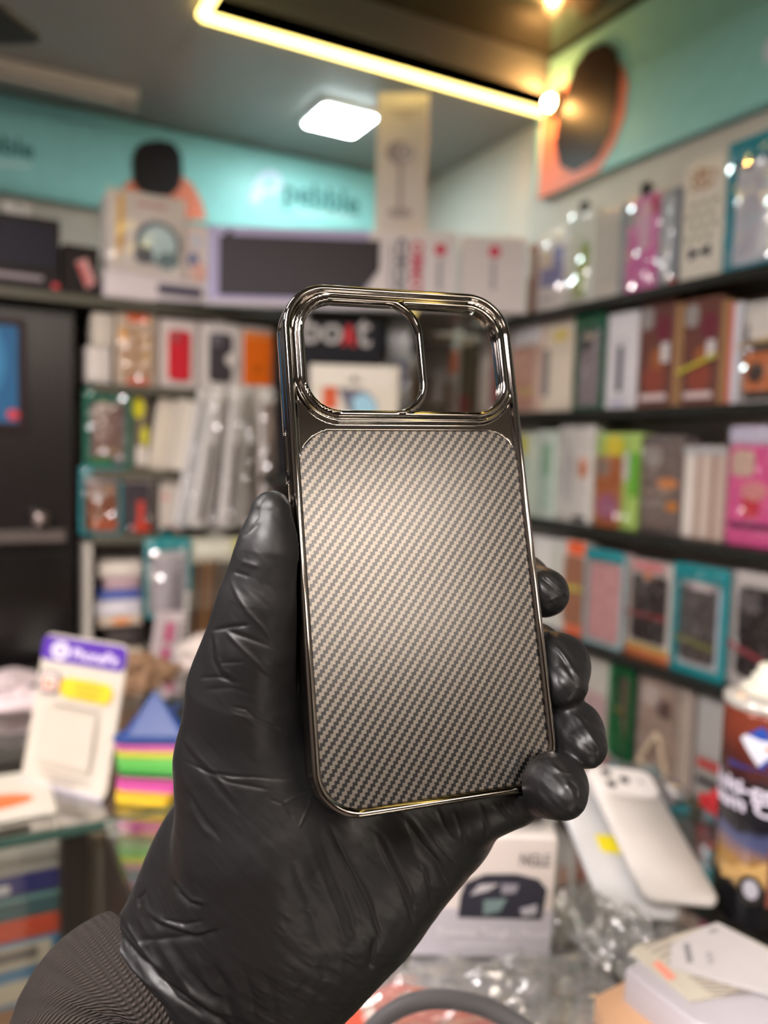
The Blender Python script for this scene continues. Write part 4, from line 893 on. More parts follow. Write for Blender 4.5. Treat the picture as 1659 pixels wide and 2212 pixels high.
back('case_carton', 'white carton with a bright red phone case in its window', 'phone case pack', 345, 427, 690, 826, .05, (216, 202, 196), (('case', 'c', (206, 38, 52), .2, .8, .1, .84, (180, 80, 84)), ('side_print', 'r', (196, 182, 176), .9, 1, .0, 1, .001)), z=z1, group=GB)
back('case_carton', 'white carton with a black phone case half covered by a white swoosh', 'phone case pack', 432, 517, 696, 828, .05, (222, 212, 206), (('case', 'c', (70, 64, 68), .2, .8, .12, .84, (110, 104, 112)), ('swoosh', 'o', (220, 210, 204), 0, 1, 0, 1, [(.16, .08), (.46, .1), (.30, .3), (.22, .5), (.16, .5)]), ('swoosh_dot', 'e', (222, 212, 206), .62, .94, .36, .56)), z=z1, group=GB, tab=(206, 202, 200))
back('case_carton', 'bright orange carton next to the chrome case', 'box', 521, 589, 706, 826, .05, (224, 208, 200), (('orange_front', 'r', (238, 112, 24), .04, .96, .04, .92, .003), ('top_edge', 'r', (240, 140, 70), .04, .96, .82, .92, .002), ('dark_mark', 'e', (196, 96, 20), .38, .58, .3, .42)), z=z1, group=GB)
def fr_(z, yt, x, dep):
    h = at_d(x, yt, dep)[2]-z; return lambda py: (at_d(x, py, dep)[2]-z)/h
q = fr_(1.4006, 694, 716, 1.468)
facing('brand_board', 'black board with white and red lettering seen through the camera hole', 'sign', 606, 826, 694, 802, 1.468, .010, (16, 15, 24), (('lettering', 't', (176, 170, 168), .205, .60, q(744), q(682), 'bo', .02), ('lettering', 't', (176, 170, 168), .735, .885, q(749), q(688), 't', .02), ('red_letter', 'o', (196, 24, 36), 0, 1, 0, 1, [(.590, q(746)), (.632, q(746)), (.652, q(733)), (.678, q(734)), (.696, q(748)), (.738, q(748)), (.688, q(703)), (.645, q(702))])), z=1.40, rough=.6)
q = fr_(1.4006, 790, 760, 1.44)
facing('watch_carton', 'white stepped carton with an orange label and blue picture seen through the camera hole', 'box', 664, 858, 790, 1000, 1.44, .04, (224, 214, 198), (('flap', 'r', (230, 222, 208), .0, .93, q(836), q(791), .003), ('crown_mark', 'o', (110, 100, 84), 0, 1, 0, 1, [(.38, q(826)), (.47, q(821)), (.50, q(810)), (.53, q(821)), (.62, q(827))]), ('orange_label', 'r', (214, 92, 50), .15, .31, q(886), q(838), .002), ('picture', 'o', (104, 100, 116), 0, 1, 0, 1, [(.32, q(840)), (.58, q(842)), (.68, q(850)), (.76, q(870)), (.76, q(892)), (.44, q(892))]), ('screen_print', 'o', (164, 208, 228), 0, 1, 0, 1, [(.48, q(862)), (.60, q(848)), (.7, q(858)), (.75, q(874)), (.75, q(894)), (.5, q(894))])), z=1.40)
t = thing('display_shelf', 'lower corner shelf board hidden behind the chrome case', 'shelf', (.8, 1.5, 1.40))
P_ = [at_d(600, 1000, 1.42), at_d(940, 1000, 1.42), np.array([.86, 1.40, 0]), np.array([.86, 1.478, 0]), np.array([.50, 1.478, 0])]
mb = MB(); mb.loops([[(p[0]-.8, p[1]-1.5, z) for p in P_] for z in (-.014, 0)]); mb.build('board', mat((40, 40, 36), .35), t)
facing('case_pack', 'pale grey case pack between the black board and the corner', 'phone case pack', 834, 886, 690, 840, 1.56, .02, (176, 180, 182), (('picture', 'r', (110, 112, 132), .2, .95, .2, .55), ('top_print', 'r', (206, 206, 206), .1, .9, .62, .95)), z=1.53, film=True)
# ------------------------------------------------------ back shelf, second row
z2 = ZB[2]+.0005; GC = 'stock on the second back shelf'
back('case_pouch', 'dark green edged pouch with a brown case at the left of the second back shelf', 'phone case pack', 181, 282, 842, 1006, .02, (110, 100, 96), (('case', 'c', (126, 96, 88), .18, .78, .14, .86, (186, 166, 160)), ('silver_side', 'r', (120, 124, 124), .02, .16, .1, .85, .001), ('green_print', 'r', (40, 120, 66), .12, .6, .02, .14)), z=z2, group=GC, frame=((18, 104, 84), .008, .022), film=True)
back('case_pack', 'pack with two yellow stickers beside the green edged pouch', 'phone case pack', 285, 322, 846, 1004, .02, (110, 98, 84), (('yellow_sticker', 'e', (206, 196, 40), .0, .7, .66, .92), ('yellow_sticker', 'e', (206, 196, 60), .5, .95, .3, .56), ('print', 'r', (206, 196, 186), .2, .9, .05, .3)), z=z2, group=GC)
ma = math.radians(9)
back('carton', 'left of two long cream cartons leaning to the right', 'box', 318, 362, 858, 998, .03, (206, 194, 178), (('edge_print', 'r', (190, 176, 160), .86, 1, 0, 1, .001),), z=z2, roll=ma, group=GC)
back('carton', 'right of two long cream cartons leaning to the right', 'box', 364, 408, 862, 1004, .03, (214, 204, 190), (('edge_print', 'r', (196, 184, 170), .0, .12, 0, 1, .001),), z=z2, roll=ma, Y=1.46, group=GC)
# long slim cable packs fanned out in front of the shelves
zl = ZB[3]+.001
for xt, xb, wpx, col, lab in ((448, 388, 30, (190, 186, 184), 'leftmost'), (474, 424, 30, (206, 200, 194), 'second from left'), (497, 457, 26, (186, 176, 172), 'third from left'), (516, 488, 30, (204, 196, 190), 'fourth from left'), (542, 528, 34, (196, 190, 180), 'fifth from left'), (574, 580, 36, (150, 132, 120), 'rightmost')):
    Yc = 1.452 if lab in ('leftmost', 'third from left', 'fifth from left') else 1.424; A, B = at_y(xt, 832, Yc), at_y(xb, 1140, Yc); L = np.linalg.norm(A-B); w = wpx/1140*1.05
    mm = basis(B, (1, 0, 0), (1e-9, 0, 1)) @ Matrix.Rotation(math.atan2(A[0]-B[0], A[2]-B[2]), 4, 'Y')
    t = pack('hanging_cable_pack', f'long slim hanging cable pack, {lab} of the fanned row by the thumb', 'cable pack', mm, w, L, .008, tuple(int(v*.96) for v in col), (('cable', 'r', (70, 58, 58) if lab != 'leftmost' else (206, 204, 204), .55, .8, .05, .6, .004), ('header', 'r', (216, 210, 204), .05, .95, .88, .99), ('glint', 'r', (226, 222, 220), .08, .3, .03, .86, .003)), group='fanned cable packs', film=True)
# ------------------------------------------------------ third row
z3 = ZB[3]+.0005; GD = 'pouches on the third back shelf'
back('case_pouch', 'teal topped pouch with an orange brown case left on the third back shelf', 'phone case pack', 172, 262, 1008, 1150, .02, (84, 70, 64), (('case', 'c', (126, 74, 48), .16, .92, .04, .74, (170, 150, 140)), ('white_top', 'r', (206, 198, 196), .05, .95, .74, .86), ('orange_patch', 'r', (176, 84, 50), .3, .9, .04, .2)), z=z3, group=GD, frame=((46, 128, 136), .006, .018), film=True)
back('case_pouch', 'clear pouch with a black case striped in red on the third back shelf', 'phone case pack', 264, 338, 1012, 1150, .02, (96, 84, 76), (('case', 'p', (54, 46, 58), .08, .8, .04, .76), ('red_stripe', 'r', (224, 70, 52), .42, .62, .04, .5, .002), ('red_foot', 'r', (220, 66, 40), .3, .8, .02, .14, .003), ('white_top', 'r', (206, 190, 186), .0, .9, .78, .92), ('red_top', 'r', (176, 70, 60), .4, .8, .86, .96)), z=z3, group=GD, film=True)
back('carton', 'cream carton with faint red print beside the cable packs', 'box', 345, 392, 1012, 1150, .03, (206, 194, 182), (('red_print', 'r', (206, 150, 140), .1, .4, .5, .6, .001), ('red_print', 'r', (206, 140, 130), .2, .8, .03, .1, .001)), z=z3, group=GD)
# ------------------------------------------------------ lowest bay: small stacked boxes
t = thing('display_shelf', 'low shelf board at the back under the stack of small boxes', 'shelf', (.4, YW, CTR+.006))
mb = MB(); box(mb, -.185, .60, -.315, -.004, -.004, .0); mb.build('board', mat((120, 112, 102), .4), t)
zc = CTR+.0066; YS = 1.50
for y0, y1, xl, xr, col, lab in ((1352, 1410, 228, 310, (58, 50, 48), 'black box at the bottom of the stack on the back counter'), (1330, 1350, 212, 306, (206, 186, 166), 'cream box with an orange glint just above the black box'), (1296, 1328, 206, 304, (206, 200, 206), 'white box below the blue box in the stack'), (1274, 1295, 214, 304, (72, 90, 160), 'blue box in the stack of small boxes'), (1247, 1272, 226, 300, (176, 146, 152), 'dull pink box in the stack of small boxes'), (1212, 1246, 214, 306, (206, 194, 182), 'pale box topmost of the stack of small boxes')):
    top = at_y(260, y0, YS)[2]
    A, B = at_y(xl, y0, YS), at_y(xr, y0, YS); w = B[0]-A[0]
    m = Matrix.Translation(((A[0]+B[0])/2, YS, zc))
    pack('small_box', lab, 'box', m, w, top-zc-.0004, .07, col, (('front_print', 'r', tuple(min(255, v+22) for v in col), .08, .7, .25, .75, .002),) + ((('orange_patch', 'e', (236, 150, 90), .3, .75, .2, .8),) if 'glint' in lab else ()), group='stack of small boxes')  # the orange ellipse paints a glow into the cream box front
    zc = top+.0002
# hanging pouches and chains over the back counter
def hung(name, lab, cat, xl, xr, yt, yb, Y, body, decor, **k): return back(name, lab, cat, xl, xr, yt, yb, .012, body, decor, Y=Y, **k)
hung('hanging_pouch', 'teal topped clear pouch hanging beside the stack of small boxes', 'pouch', 312, 408, 1164, 1330, 1.445, (160, 150, 152), (('fold_shading', 'o', (186, 178, 182), 0, 1, 0, 1, [(.2, .1), (.5, .1), (.6, .8), (.3, .8)]), ('fold_shading', 'o', (130, 122, 128), 0, 1, 0, 1, [(.6, .05), (.85, .1), (.8, .6), (.65, .5)]), ('white_top', 'r', (206, 200, 200), .2, .9, .76, .88)), frame=((44, 146, 150), .004, .020), film=True, tab=(30, 84, 84))  # lit and shaded folds of the pouch are painted in flat colour
t = back('hanging_pouch', 'pale pouch with magenta prints hanging behind the payment card', 'pouch', 316, 376, 1322, 1480, .010, (206, 190, 192), (('magenta_print', 'r', (206, 60, 120), .38, .68, .58, .86, .004), ('magenta_print', 'r', (206, 70, 126), .36, .66, .34, .52, .004), ('magenta_print', 'r', (200, 60, 116), .34, .62, .08, .26, .004),), Y=1.43, roll=math.radians(8), film=True)
hung('hanging_pouch', 'clear pouch with a bright white header hanging by the thumb', 'pouch', 412, 520, 1162, 1216, 1.445, (196, 190, 170), (('header_print', 'r', (236, 232, 214), .05, .8, .3, .8), ('yellow_edge', 'r', (206, 206, 80), .85, 1, .3, .9)), film=True, tab=(150, 146, 140))
def chain_beads(name, lab, pts, r, col, met, step, grp):
    P = [at_y(u, v, 1.43) for u, v in pts]; t = thing(name, lab, 'bead chain', tuple(P[0]), 0, grp); mb = MB(); N_ = 0
    for a, b in zip(P[:-1], P[1:]):
        n = max(1, int(np.linalg.norm(b-a)/step))
        for k in range(n): ball(mb, tuple(a+(b-a)*k/n-P[0]), r, 0, 8, 6); N_ += 1
    o = mb.build('beads', mat(col, .22, met), t, True)
    mb = MB(); tube(mb, [tuple(p-P[0]) for p in P], r*.3, 6); mb.build('cord', mat(col, .5), t); return t
chain_beads('bead_chain', 'pearly white bead chain hanging behind the glove', [(406, 1282), (402, 1340), (399, 1400), (396, 1460)], .0052, (206, 196, 186), 0, .0105, 'hanging bead chains')
for k_, (u, lab) in enumerate(((424, 'leftmost brown and gold bead chain next to the pearly chain'), (441, 'middle brown and gold bead chain behind the glove'), (458, 'rightmost brown and gold bead chain touching the glove outline'))):
    chain_beads('bead_chain', lab, [(u+12, 1216), (u+6, 1300), (u-2, 1380), (u-8, 1452)], .0048, ((120, 84, 52), (150, 104, 58), (104, 76, 50))[k_], .3, .0088, 'hanging bead chains')

# ------------------------------------------------------------ on the back counter
def stand(bl, br, tl, z):
    """local frame of an upright card from its seen corners; bottom edge rests at height z"""
    A, B = at_z(*bl, z), at_z(*br, z); u = B-A; w = np.linalg.norm(u); u /= w; n = np.cross([0, 0, 1], u)   # n points away from the viewer
    best = None
    for h in np.linspace(.05, .3, 126):
        for k in np.linspace(-.02, .12, 71):
            p = A+np.array([0, 0, h])+n*k; q = M @ (p-EYE); e = (q[0]/q[2]*FPX+CX-tl[0])**2+(q[1]/q[2]*FPX+CY-tl[1])**2
            if best is None or e < best[0]: best = (e, h, k)
    _, h, k = best; v = np.array([0, 0, h])+n*k
    return basis((A+B)/2, u, v), w, np.linalg.norm(v)
m, w, h = stand((44, 1684), (226, 1731), (98, 1366), CTR+.0012)
t = pack('payment_card', 'white payment card stand with a purple PhonePe header and yellow badge'.replace('PhonePe ', ''), 'card stand', m, w, h, .003, (196, 186, 172),
    (('header', 'r', (84, 52, 150), .0, 1, .82, .985, .008), ('round_logo', 'e', (216, 206, 220), .12, .34, .835, .955), ('logo_print', 'e', (96, 66, 156), .18, .28, .865, .925), ('logo_hole', 'e', (216, 206, 220), .205, .255, .88, .91), ('lettering', 't', (220, 206, 230), .39, .92, .855, .93, 'PhonePe', .02),
     ('yellow_badge', 'r', (232, 186, 52), .30, .92, .595, .73, .012), ('badge_print', 'r', (190, 150, 54), .48, .78, .69, .705, .001), ('badge_print', 'r', (190, 150, 54), .48, .80, .655, .67, .001), ('badge_print', 'r', (190, 150, 54), .5, .76, .62, .635, .001),
     ('speaker_icon', 'r', (92, 82, 92), .05, .30, .60, .75, .008), ('speaker_face', 'r', (214, 196, 190), .075, .275, .615, .735, .006), ('pink_dots', 'r', (206, 150, 130), .1, .25, .63, .70, .003), ('caption', 'r', (176, 164, 152), .25, .8, .54, .556, .001),
     ('white_box', 'r', (190, 180, 166), .17, .80, .15, .52, .003), ('caption', 'r', (168, 156, 146), .25, .8, .09, .102, .001), ('caption', 'r', (168, 156, 150), .36, .66, .048, .06, .001), ('base_edge', 'r', (196, 190, 206), .0, 1, .0, .018, .001)), body_name='card', r=.010)
mb = MB(); mb.loops([[(x, y, z) for y, z in ((.0032, h*.55), (.0032, h*.58), (h*.36, h*.085), (h*.345, h*.085))] for x in (-w*.18, w*.18)]); mb.build('back_foot', mat((216, 206, 196), .4), t)
# triangular stacked dishes
base = at_z(318, 1748, CTR); zc = CTR+.0006
def tri(r, rot=0, n=6, rc=.35):
    o = []
    for k in range(3):
        a = rot+k*2*math.pi/3; c = np.array([math.cos(a), math.sin(a)])*r*(1-rc)
        for j in range(n+1):
            b = a-math.pi/3+2*math.pi/3*j/n; o.append((c[0]+r*rc*math.cos(b), c[1]+r*rc*math.sin(b)))
    return o
cols = [((222, 186, 44), 'yellow'), ((206, 164, 46), 'amber yellow'), ((206, 84, 158), 'pink'), ((176, 66, 128), 'deep pink'), ((52, 122, 54), 'dark green'), ((96, 184, 84), 'green'), ((110, 190, 92), 'light green'), ((206, 196, 70), 'lime yellow'), ((206, 100, 164), 'rose pink'), ((38, 64, 124), 'blue')]
spot = at_z(318, 1745, CTR); zt = at_d(318, 1590, np.linalg.norm((M@(spot-EYE))[2]))[2]; hh_ = (zt-CTR)/len(cols)
for i, (c, nm) in enumerate(cols):
    r0 = .034+.0017*i; t = thing('phone_stand', f'{nm} triangular plastic phone stand, {"lowest" if i == 0 else "topmost" if i == 9 else ["second","third","fourth","fifth","sixth","seventh","eighth","ninth"][i-1]+" from the bottom"} of the stack', 'phone stand', (spot[0]+.012*math.sin(i*.2)+.006, spot[1]+.022, zc), .42+.02*i, 'stacked triangular phone stands')
    mb = MB(); mb.loops([[(x, y, z) for x, y in tri(r0*s, -math.pi/2, 6, .24)] for s, z in ((.94, 0), (1, .0012), (1.0, hh_-.0016), (.96, hh_-.0004))]); mb.build('body', mat(c, .35), t, True)
    if i == 9:
        top = hh_; mb = MB(); o = tri(r0*.82, -math.pi/2, 2, .2); apex = (-.004, .004, top+.042)
        vs = [(x, y, top) for x, y in o]+[apex]; mb.add(vs, [(k, (k+1) % len(o), len(o)) for k in range(len(o))]+[tuple(range(len(o)-1, -1, -1))]); mb.build('pyramid', mat((36, 62, 122), .3), t)
        mb = MB(); plate(mb, [(.018, top), (.040, top), (.036, top+.02), (.022, top+.016)], .0, .003); mb.build('lip', mat((44, 72, 134), .3), t)
    zc += hh_
# dark and yellow thing behind the glove, tissues, papers
p = at_z(378, 1738, CTR); t = thing('torch', 'black and yellow torch peeping out left of the glove', 'torch', (p[0]+.014, p[1]+.058, CTR+.0004))
mb = MB(); lathe(mb, [(.022, 0), (.026, .006), (.026, .032), (.022, .036)], 24); mb.build('base', mat((206, 176, 40), .35), t, True)
mb = MB(); lathe(mb, [(.023, .0362), (.025, .045), (.022, .085), (.012, .095)], 24); mb.build('body', mat((44, 46, 44), .3), t, True)
def crumple(name, lab, cat, c, sx_, sy_, sz_, m, seed, kind=None, n=14, part=None):
    g = np.array([[math.cos(a)*math.sin(b), math.sin(a)*math.sin(b), math.cos(b)] for b in np.linspace(.02, math.pi-.02, n) for a in np.linspace(0, 2*math.pi, 2*n, endpoint=False)])
    d = 1+.34*vnoise(g*2.1+seed, seed)+.22*vnoise(g*5+seed, seed+1); v = g*d[:, None]*np.array([sx_, sy_, sz_]); v[:, 2] -= v[:, 2].min()
    mb = MB(); k = 2*n
    mb.add(v, [(j*k+i, j*k+(i+1) % k, (j+1)*k+(i+1) % k, (j+1)*k+i) for j in range(n-1) for i in range(k)])
    o = mb.build(name, m, None); o.location = c; return tag(o, lab, cat)
q = at_z(60, 1560, CTR); crumple('tissue', 'crumpled pinkish tissue on the counter left of the payment card', 'tissue', (q[0], q[1]+.06, CTR+.0005), (.050), .040, .011, mat((226, 206, 208), .7), 3)
q = at_z(40, 1500, CTR); crumple('tissue', 'flatter crumpled tissue farther back left of the payment card', 'tissue', (q[0]-.01, q[1]+.05, CTR+.0005), (.045), .04, .009, mat((214, 196, 196), .7), 8)
q = at_z(295, 1540, CTR); crumple('paper_bag', 'crumpled tan paper bag behind the stacked phone stands', 'paper bag', (q[0]+.01, q[1]+.08, CTR+.0005), .055, .045, .030, mat((150, 118, 92), .7), 12)
q = at_z(380, 1490, CTR); crumple('tissue', 'heap of white tissue between the bead chains and the glove', 'tissue', (q[0]+.06, q[1]+.03, CTR+.0005), .05, .04, .035, mat((214, 200, 192), .7), 21)
q = at_z(270, 1450, CTR); t = thing('small_box', 'cream small box standing behind the payment card', 'box', (q[0], q[1]-.02, CTR+.0004)); mb = MB(); box(mb, -.028, .028, 0, .04, 0, .034); mb.build('carton', mat((206, 190, 170), .5), t); mb = MB(); box(mb, -.02, .01, -.0012, -.0003, .008, .022); mb.build('print', mat((186, 170, 150), .5), t)
a, b = at_z(-40, 1795, CTR), at_z(126, 1760, CTR); t = thing('magazine', 'white leaflet with an orange picture on the near edge of the counter', 'leaflet', (b[0]-.07, b[1]+.02, CTR+.0004))
mb = MB(); box(mb, -.10, .07, -.018, .10, 0, .004); mb.build('pages', mat((196, 188, 174), .5), t); mb = MB(); mb.loops([[(x, y, z) for x, y in ellipse(-.005, .024, .055, .020)] for z in (.0042, .0047)]); mb.build('orange_patch', mat((206, 110, 66), .5), t)
# boxed stock inside the left counter, seen through its front glass
YB = CY0+.045
xr_ = at_y(131, 1900, YB)[0]-.001
zs_ = [at_y(60, y, YB)[2] for y in (1822, 1888, 1932, 1984, 2030, 2172)]
labs = [('white box under the glass at the top of the left counter stack', (222, 212, 200), (('side_print', 'r', (206, 196, 186), .5, .98, .1, .9),)), ('navy blue box with a white label in the left counter', (40, 46, 116), (('white_label', 'r', (214, 206, 206), .30, .82, .2, .7, .003), ('label_print', 'r', (120, 114, 134), .45, .75, .38, .5, .001))), ('dark teal box below the navy box in the left counter', (58, 96, 100), (('pale_edge', 'r', (120, 160, 156), .0, 1, .82, .96, .001),)), ('orange red box in the left counter stack', (212, 74, 42), (('dark_dots', 'r', (130, 40, 30), .4, .6, .3, .5, .002),)), ('blue and cream printed box, lowest of the left counter stack', (66, 124, 160), (('cream_label', 'r', (206, 190, 166), .62, .97, .62, .96, .001), ('cream_label', 'r', (200, 184, 160), .62, .97, .1, .42, .001), ('bar_print', 'r', (110, 100, 96), .72, .92, .72, .9, .001)))]
for (lab, col, dec), ztop, zbot in zip(labs, zs_[:-1], zs_[1:]):
    mt = Matrix.Translation((xr_-.13, YB, zbot+.0004)); pack('stock_box', lab, 'box', mt, .26, ztop-zbot-.0012, .16, col, dec, group='boxes stacked inside the left counter')
t = thing('stock_box', 'brown box carrying the stack inside the left counter', 'box', (xr_-.13, YB, .7605)); mb = MB(); box(mb, -.13, .13, 0, .16, 0, zs_[-1]-.7605); mb.build('carton', mat((150, 100, 56), .6), t); mb = MB(); box(mb, -.1, .1, -.0012, -.0003, .01, .03); mb.build('print', mat((206, 190, 170), .5), t)
x0, x1 = at_y(192, 1900, YB)[0], at_y(243, 1900, YB)[0]; z0_ = .7608; z1_ = at_y(215, 1800, YB)[2]
pack('stock_box', 'tall tan box between the dark counter posts', 'box', Matrix.Translation(((x0+x1)/2, YB, z0_)), x1-x0, z1_-z0_, .1, (150, 128, 106), (('pale_print', 'r', (176, 160, 144), .2, .6, .4, .95), ('orange_edge', 'r', (176, 124, 60), .86, 1, .2, .98, .001)))
x0, x1 = at_y(308, 1900, YB+.03)[0], at_y(440, 1900, YB+.03)[0]; z1_ = at_y(350, 1812, YB+.03)[2]
pack('stock_box', 'pale grey green box in the counter beside the wrist', 'box', Matrix.Translation(((x0+x1)/2, YB+.03, z0_)), x1-x0, z1_-z0_, .1, (190, 186, 172), (('grey_print', 'r', (140, 152, 146), .0, .5, .3, .72, .001), ('dark_print', 'r', (84, 80, 70), .0, .2, .72, .98, .001)))

# ------------------------------------------------------------- right counter wing
m, w, h = stand((889, 2060), (1186, 2068), (900, 1800), CTR+.0005)
t = pack('accessory_carton', 'white blister carton with a black clip picture standing below the hand', 'box', m, w, h, .045, (224, 214, 208),
    (('lower_print', 'r', (190, 186, 194), .0, 1, .0, .40, .001), ('brand_text', 't', (92, 86, 92), .74, .95, .77, .87, 'NGLE', .0), ('clip_picture', 'o', (52, 52, 62), 0, 1, 0, 1, [(.32, .33), (.92, .33), (.93, .42), (.945, .58), (.88, .66), (.72, .70), (.5, .69), (.36, .62), (.33, .5)]), ('clip_hole', 'o', (190, 186, 190), 0, 1, 0, 1, [(.40, .52), (.52, .56), (.60, .62), (.46, .61)]), ('clip_hole', 'o', (150, 146, 156), 0, 1, 0, 1, [(.62, .62), (.74, .62), (.72, .55), (.62, .54)]), ('clip_hole', 'o', (120, 140, 140), 0, 1, 0, 1, [(.5, .36), (.62, .40), (.66, .5), (.5, .48)]), ('clip_hole', 'o', (176, 172, 180), 0, 1, 0, 1, [(.76, .42), (.88, .46), (.88, .38), (.78, .36)]),
     ('title', 't', (226, 222, 226), .18, .98, .17, .25, 'Essential Tough | Pouch', .01), ('caption', 'r', (206, 202, 206), .3, .75, .10, .12, .001)))
mb = MB(); slab(mb, .02*w, w/2, h+.0005, h+.034, .004, .040, .014, .004, 0, 6); mb.build('blister', ACRYL, t, True)
mb = MB(); slab(mb, .10*w, w*.42, h+.0012, h+.020, .012, .032, .006, .003); mb.build('black_clip', mat((44, 42, 46), .2), t, True)
def lean(bl, br, tc, L, z):
    """slab whose bottom edge sits at height z and whose top centre is seen at tc, length L, leaning away"""
    A, B = at_z(*bl, z), at_z(*br, z); c = (A+B)/2; d = ray(*tc); d = d/np.linalg.norm(d); o = EYE-c
    bq = o@d; disc = bq*bq-(o@o-L*L); s = -bq+math.sqrt(max(disc, 0)); P = EYE+d*s
    return c, P-c, np.linalg.norm(B-A), B-A
c, v, w, u = lean((1384, 1978), (1434, 1958), (1262, 1662), .30, CTR+.004)
LV = []
def cover(name, lab, bl, br, tc, L, w, z, col, lift, dec):
    c, v, _, u = lean(bl, br, tc, L, z)
    if LV: v, u = LV[0]
    else: LV.append((v, u))
    un = u/np.linalg.norm(u); vn = v/np.linalg.norm(v); un = un-vn*(un@vn)
    mm = basis(c, un, vn); nrm = np.array([mm[i][1] for i in range(3)]); 
    for i in range(3): mm[i][3] += -nrm[i]*lift
    t = thing(name, lab, 'phone case', mtx=mm, group='white phone covers leaning by the spray can')
    mb = MB(); slab(mb, -w/2, w/2, 0, L, 0, .009, .012, .003, 0, 6); mb.build('shell', mat(col, .3), t, True); dec(t, w, L); return t
def decA(t, w, L):
    mb = MB(); slab(mb, -.22*w, .10*w, .36*L, .36*L+.3*w, -.0009, -.0002, .004, .0002); mb.build('yellow_sticker', mat((230, 214, 40), .4), t)
    mb = MB(); slab(mb, -.4*w, .2*w, L-.30*w, L-.12*w, -.0014, -.0002, .006, .0004); mb.build('camera_block', mat((206, 206, 210), .3), t)
def decB(t, w, L):
    mb = MB(); slab(mb, -.46*w, .46*w, L-.62*w, L-.05*w, -.003, -.0002, .012, .001); b = mb.build('camera_block', mat((224, 218, 214), .3), t)
    for x, z in ((-.26, .16), (-.26, .40), (-.02, .28)):
        mb = MB(); plate(mb, ellipse(x*w, L-(z)*w-.05*w, .07*w, .07*w, 16), -.0042, -.0031); mb.build('lens_hole', mat((44, 40, 40), .3), b)
    mb = MB(); plate(mb, ellipse(.24*w, L-.33*w, .05*w, .05*w, 16), -.0042, -.0031); mb.build('flash', mat((190, 186, 186), .3), b)
cover('phone_cover', 'white phone cover with a yellow sticker leaning under the other white cover', (1362, 1985), (1424, 1960), (1252, 1662), .175, .070, CTR+.011, (206, 205, 206), 0, decA)
cover('phone_cover', 'white phone cover with three camera holes leaning nearest the spray can', (1436, 1989), (1496, 1961), (1312, 1718), .160, .068, CTR+.011, (212, 206, 201), .016, decB)
# spray can
pc_ = at_z(1640, 1985, CTR); dep_ = (M @ (pc_-EYE))[2]; R_ = 94*dep_/FPX; H_ = at_d(1640, 1520, dep_)[2]-CTR
t = thing('spray_can', 'multi purpose foam cleaner spray can with a maroon top and white cap', 'spray can', (pc_[0]+.006, pc_[1]+.006, CTR+.0005))
def can_mat():
    m = bpy.data.materials.new('printed_can'); m.use_nodes = True; nt = m.node_tree; b = nt.nodes['Principled BSDF']; b.inputs['Roughness'].default_value = .25; b.inputs['Metallic'].default_value = .15
    tc = nt.nodes.new('ShaderNodeTexCoord'); sp = nt.nodes.new('ShaderNodeSeparateXYZ'); nt.links.new(tc.outputs['Object'], sp.inputs[0])
    nz = nt.nodes.new('ShaderNodeTexNoise'); nz.inputs['Scale'].default_value = 55; nt.links.new(tc.outputs['Object'], nz.inputs['Vector'])
    mp = nt.nodes.new('ShaderNodeMapRange'); mp.inputs['From Max'].default_value = H_; nt.links.new(sp.outputs['Z'], mp.inputs['Value'])
    ml = nt.nodes.new('ShaderNodeMath'); ml.operation = 'MULTIPLY_ADD'; nt.links.new(nz.outputs['Fac'], ml.inputs[0]); ml.inputs[1].default_value = .10; nt.links.new(mp.outputs['Result'], ml.inputs[2])
    cr = nt.nodes.new('ShaderNodeValToRGB'); cr.color_ramp.interpolation = 'EASE'; e = cr.color_ramp.elements
    e[0].position = 0; e[0].color = (*lin((22, 22, 26)), 1); e[1].position = 1; e[1].color = (*lin((128, 58, 40)), 1)
    for p_, c_ in ((.24, (24, 24, 28)), (.28, (196, 160, 110)), (.36, (176, 132, 64)), (.40, (150, 116, 104)), (.47, (86, 92, 130)), (.52, (30, 28, 34)), (.72, (34, 28, 34)), (.80, (84, 36, 30))):
        q_ = cr.color_ramp.elements.new(p_); q_.color = (*lin(c_), 1)
    nt.links.new(ml.outputs[0], cr.inputs[0]); nt.links.new(cr.outputs['Color'], b.inputs['Base Color']); return m
mb = MB(); lathe(mb, [(R_*.9, 0), (R_, .004), (R_, H_-.004), (R_*.985, H_)], 56); mb.build('body', can_mat(), t, True)
mb = MB(); lathe(mb, [(R_*1.0, H_+.0002), (R_*1.03, H_+.003), (R_*1.02, H_+.007), (R_*.94, H_+.009), (R_*.78, H_+.0115), (R_*.72, H_+.012)], 56); mb.build('rim', mat((206, 200, 192), .25, .3), t, True)
mb = MB(); lathe(mb, [(R_*.70, H_+.0122), (R_*.66, H_+.016), (R_*.5, H_+.0185), (R_*.46, H_+.019), (R_*.46, H_+.0245), (R_*.36, H_+.026), (R_*.34, H_+.032), (R_*.28, H_+.0345), (R_*.1, H_+.035)], 40); mb.build('nozzle_cap', mat((226, 222, 206), .35), t, True)
fa = math.atan2(-pc_[1]-.01, -pc_[0])+.0            # direction back to the eye
def wrapc(x, z, out): a = fa+x/R_; return ((R_+.0004+out)*math.cos(a), (R_+.0004+out)*math.sin(a), z)
def onto_can(name, outline, col, lvl, rough=.35):
    mb = MB(); pts = np.array(outline, float); cen = pts.mean(0); L = []
    for s in (0.02, .35, .7, 1.0): L.append([wrapc(*(cen+(p-cen)*s), .0003*lvl) for p in pts])
    mb.loops(L, 0, False); return mb.build(name, mat(col, rough), t)
zc_ = H_*.855; s_ = R_*.66
ox = -R_*.16
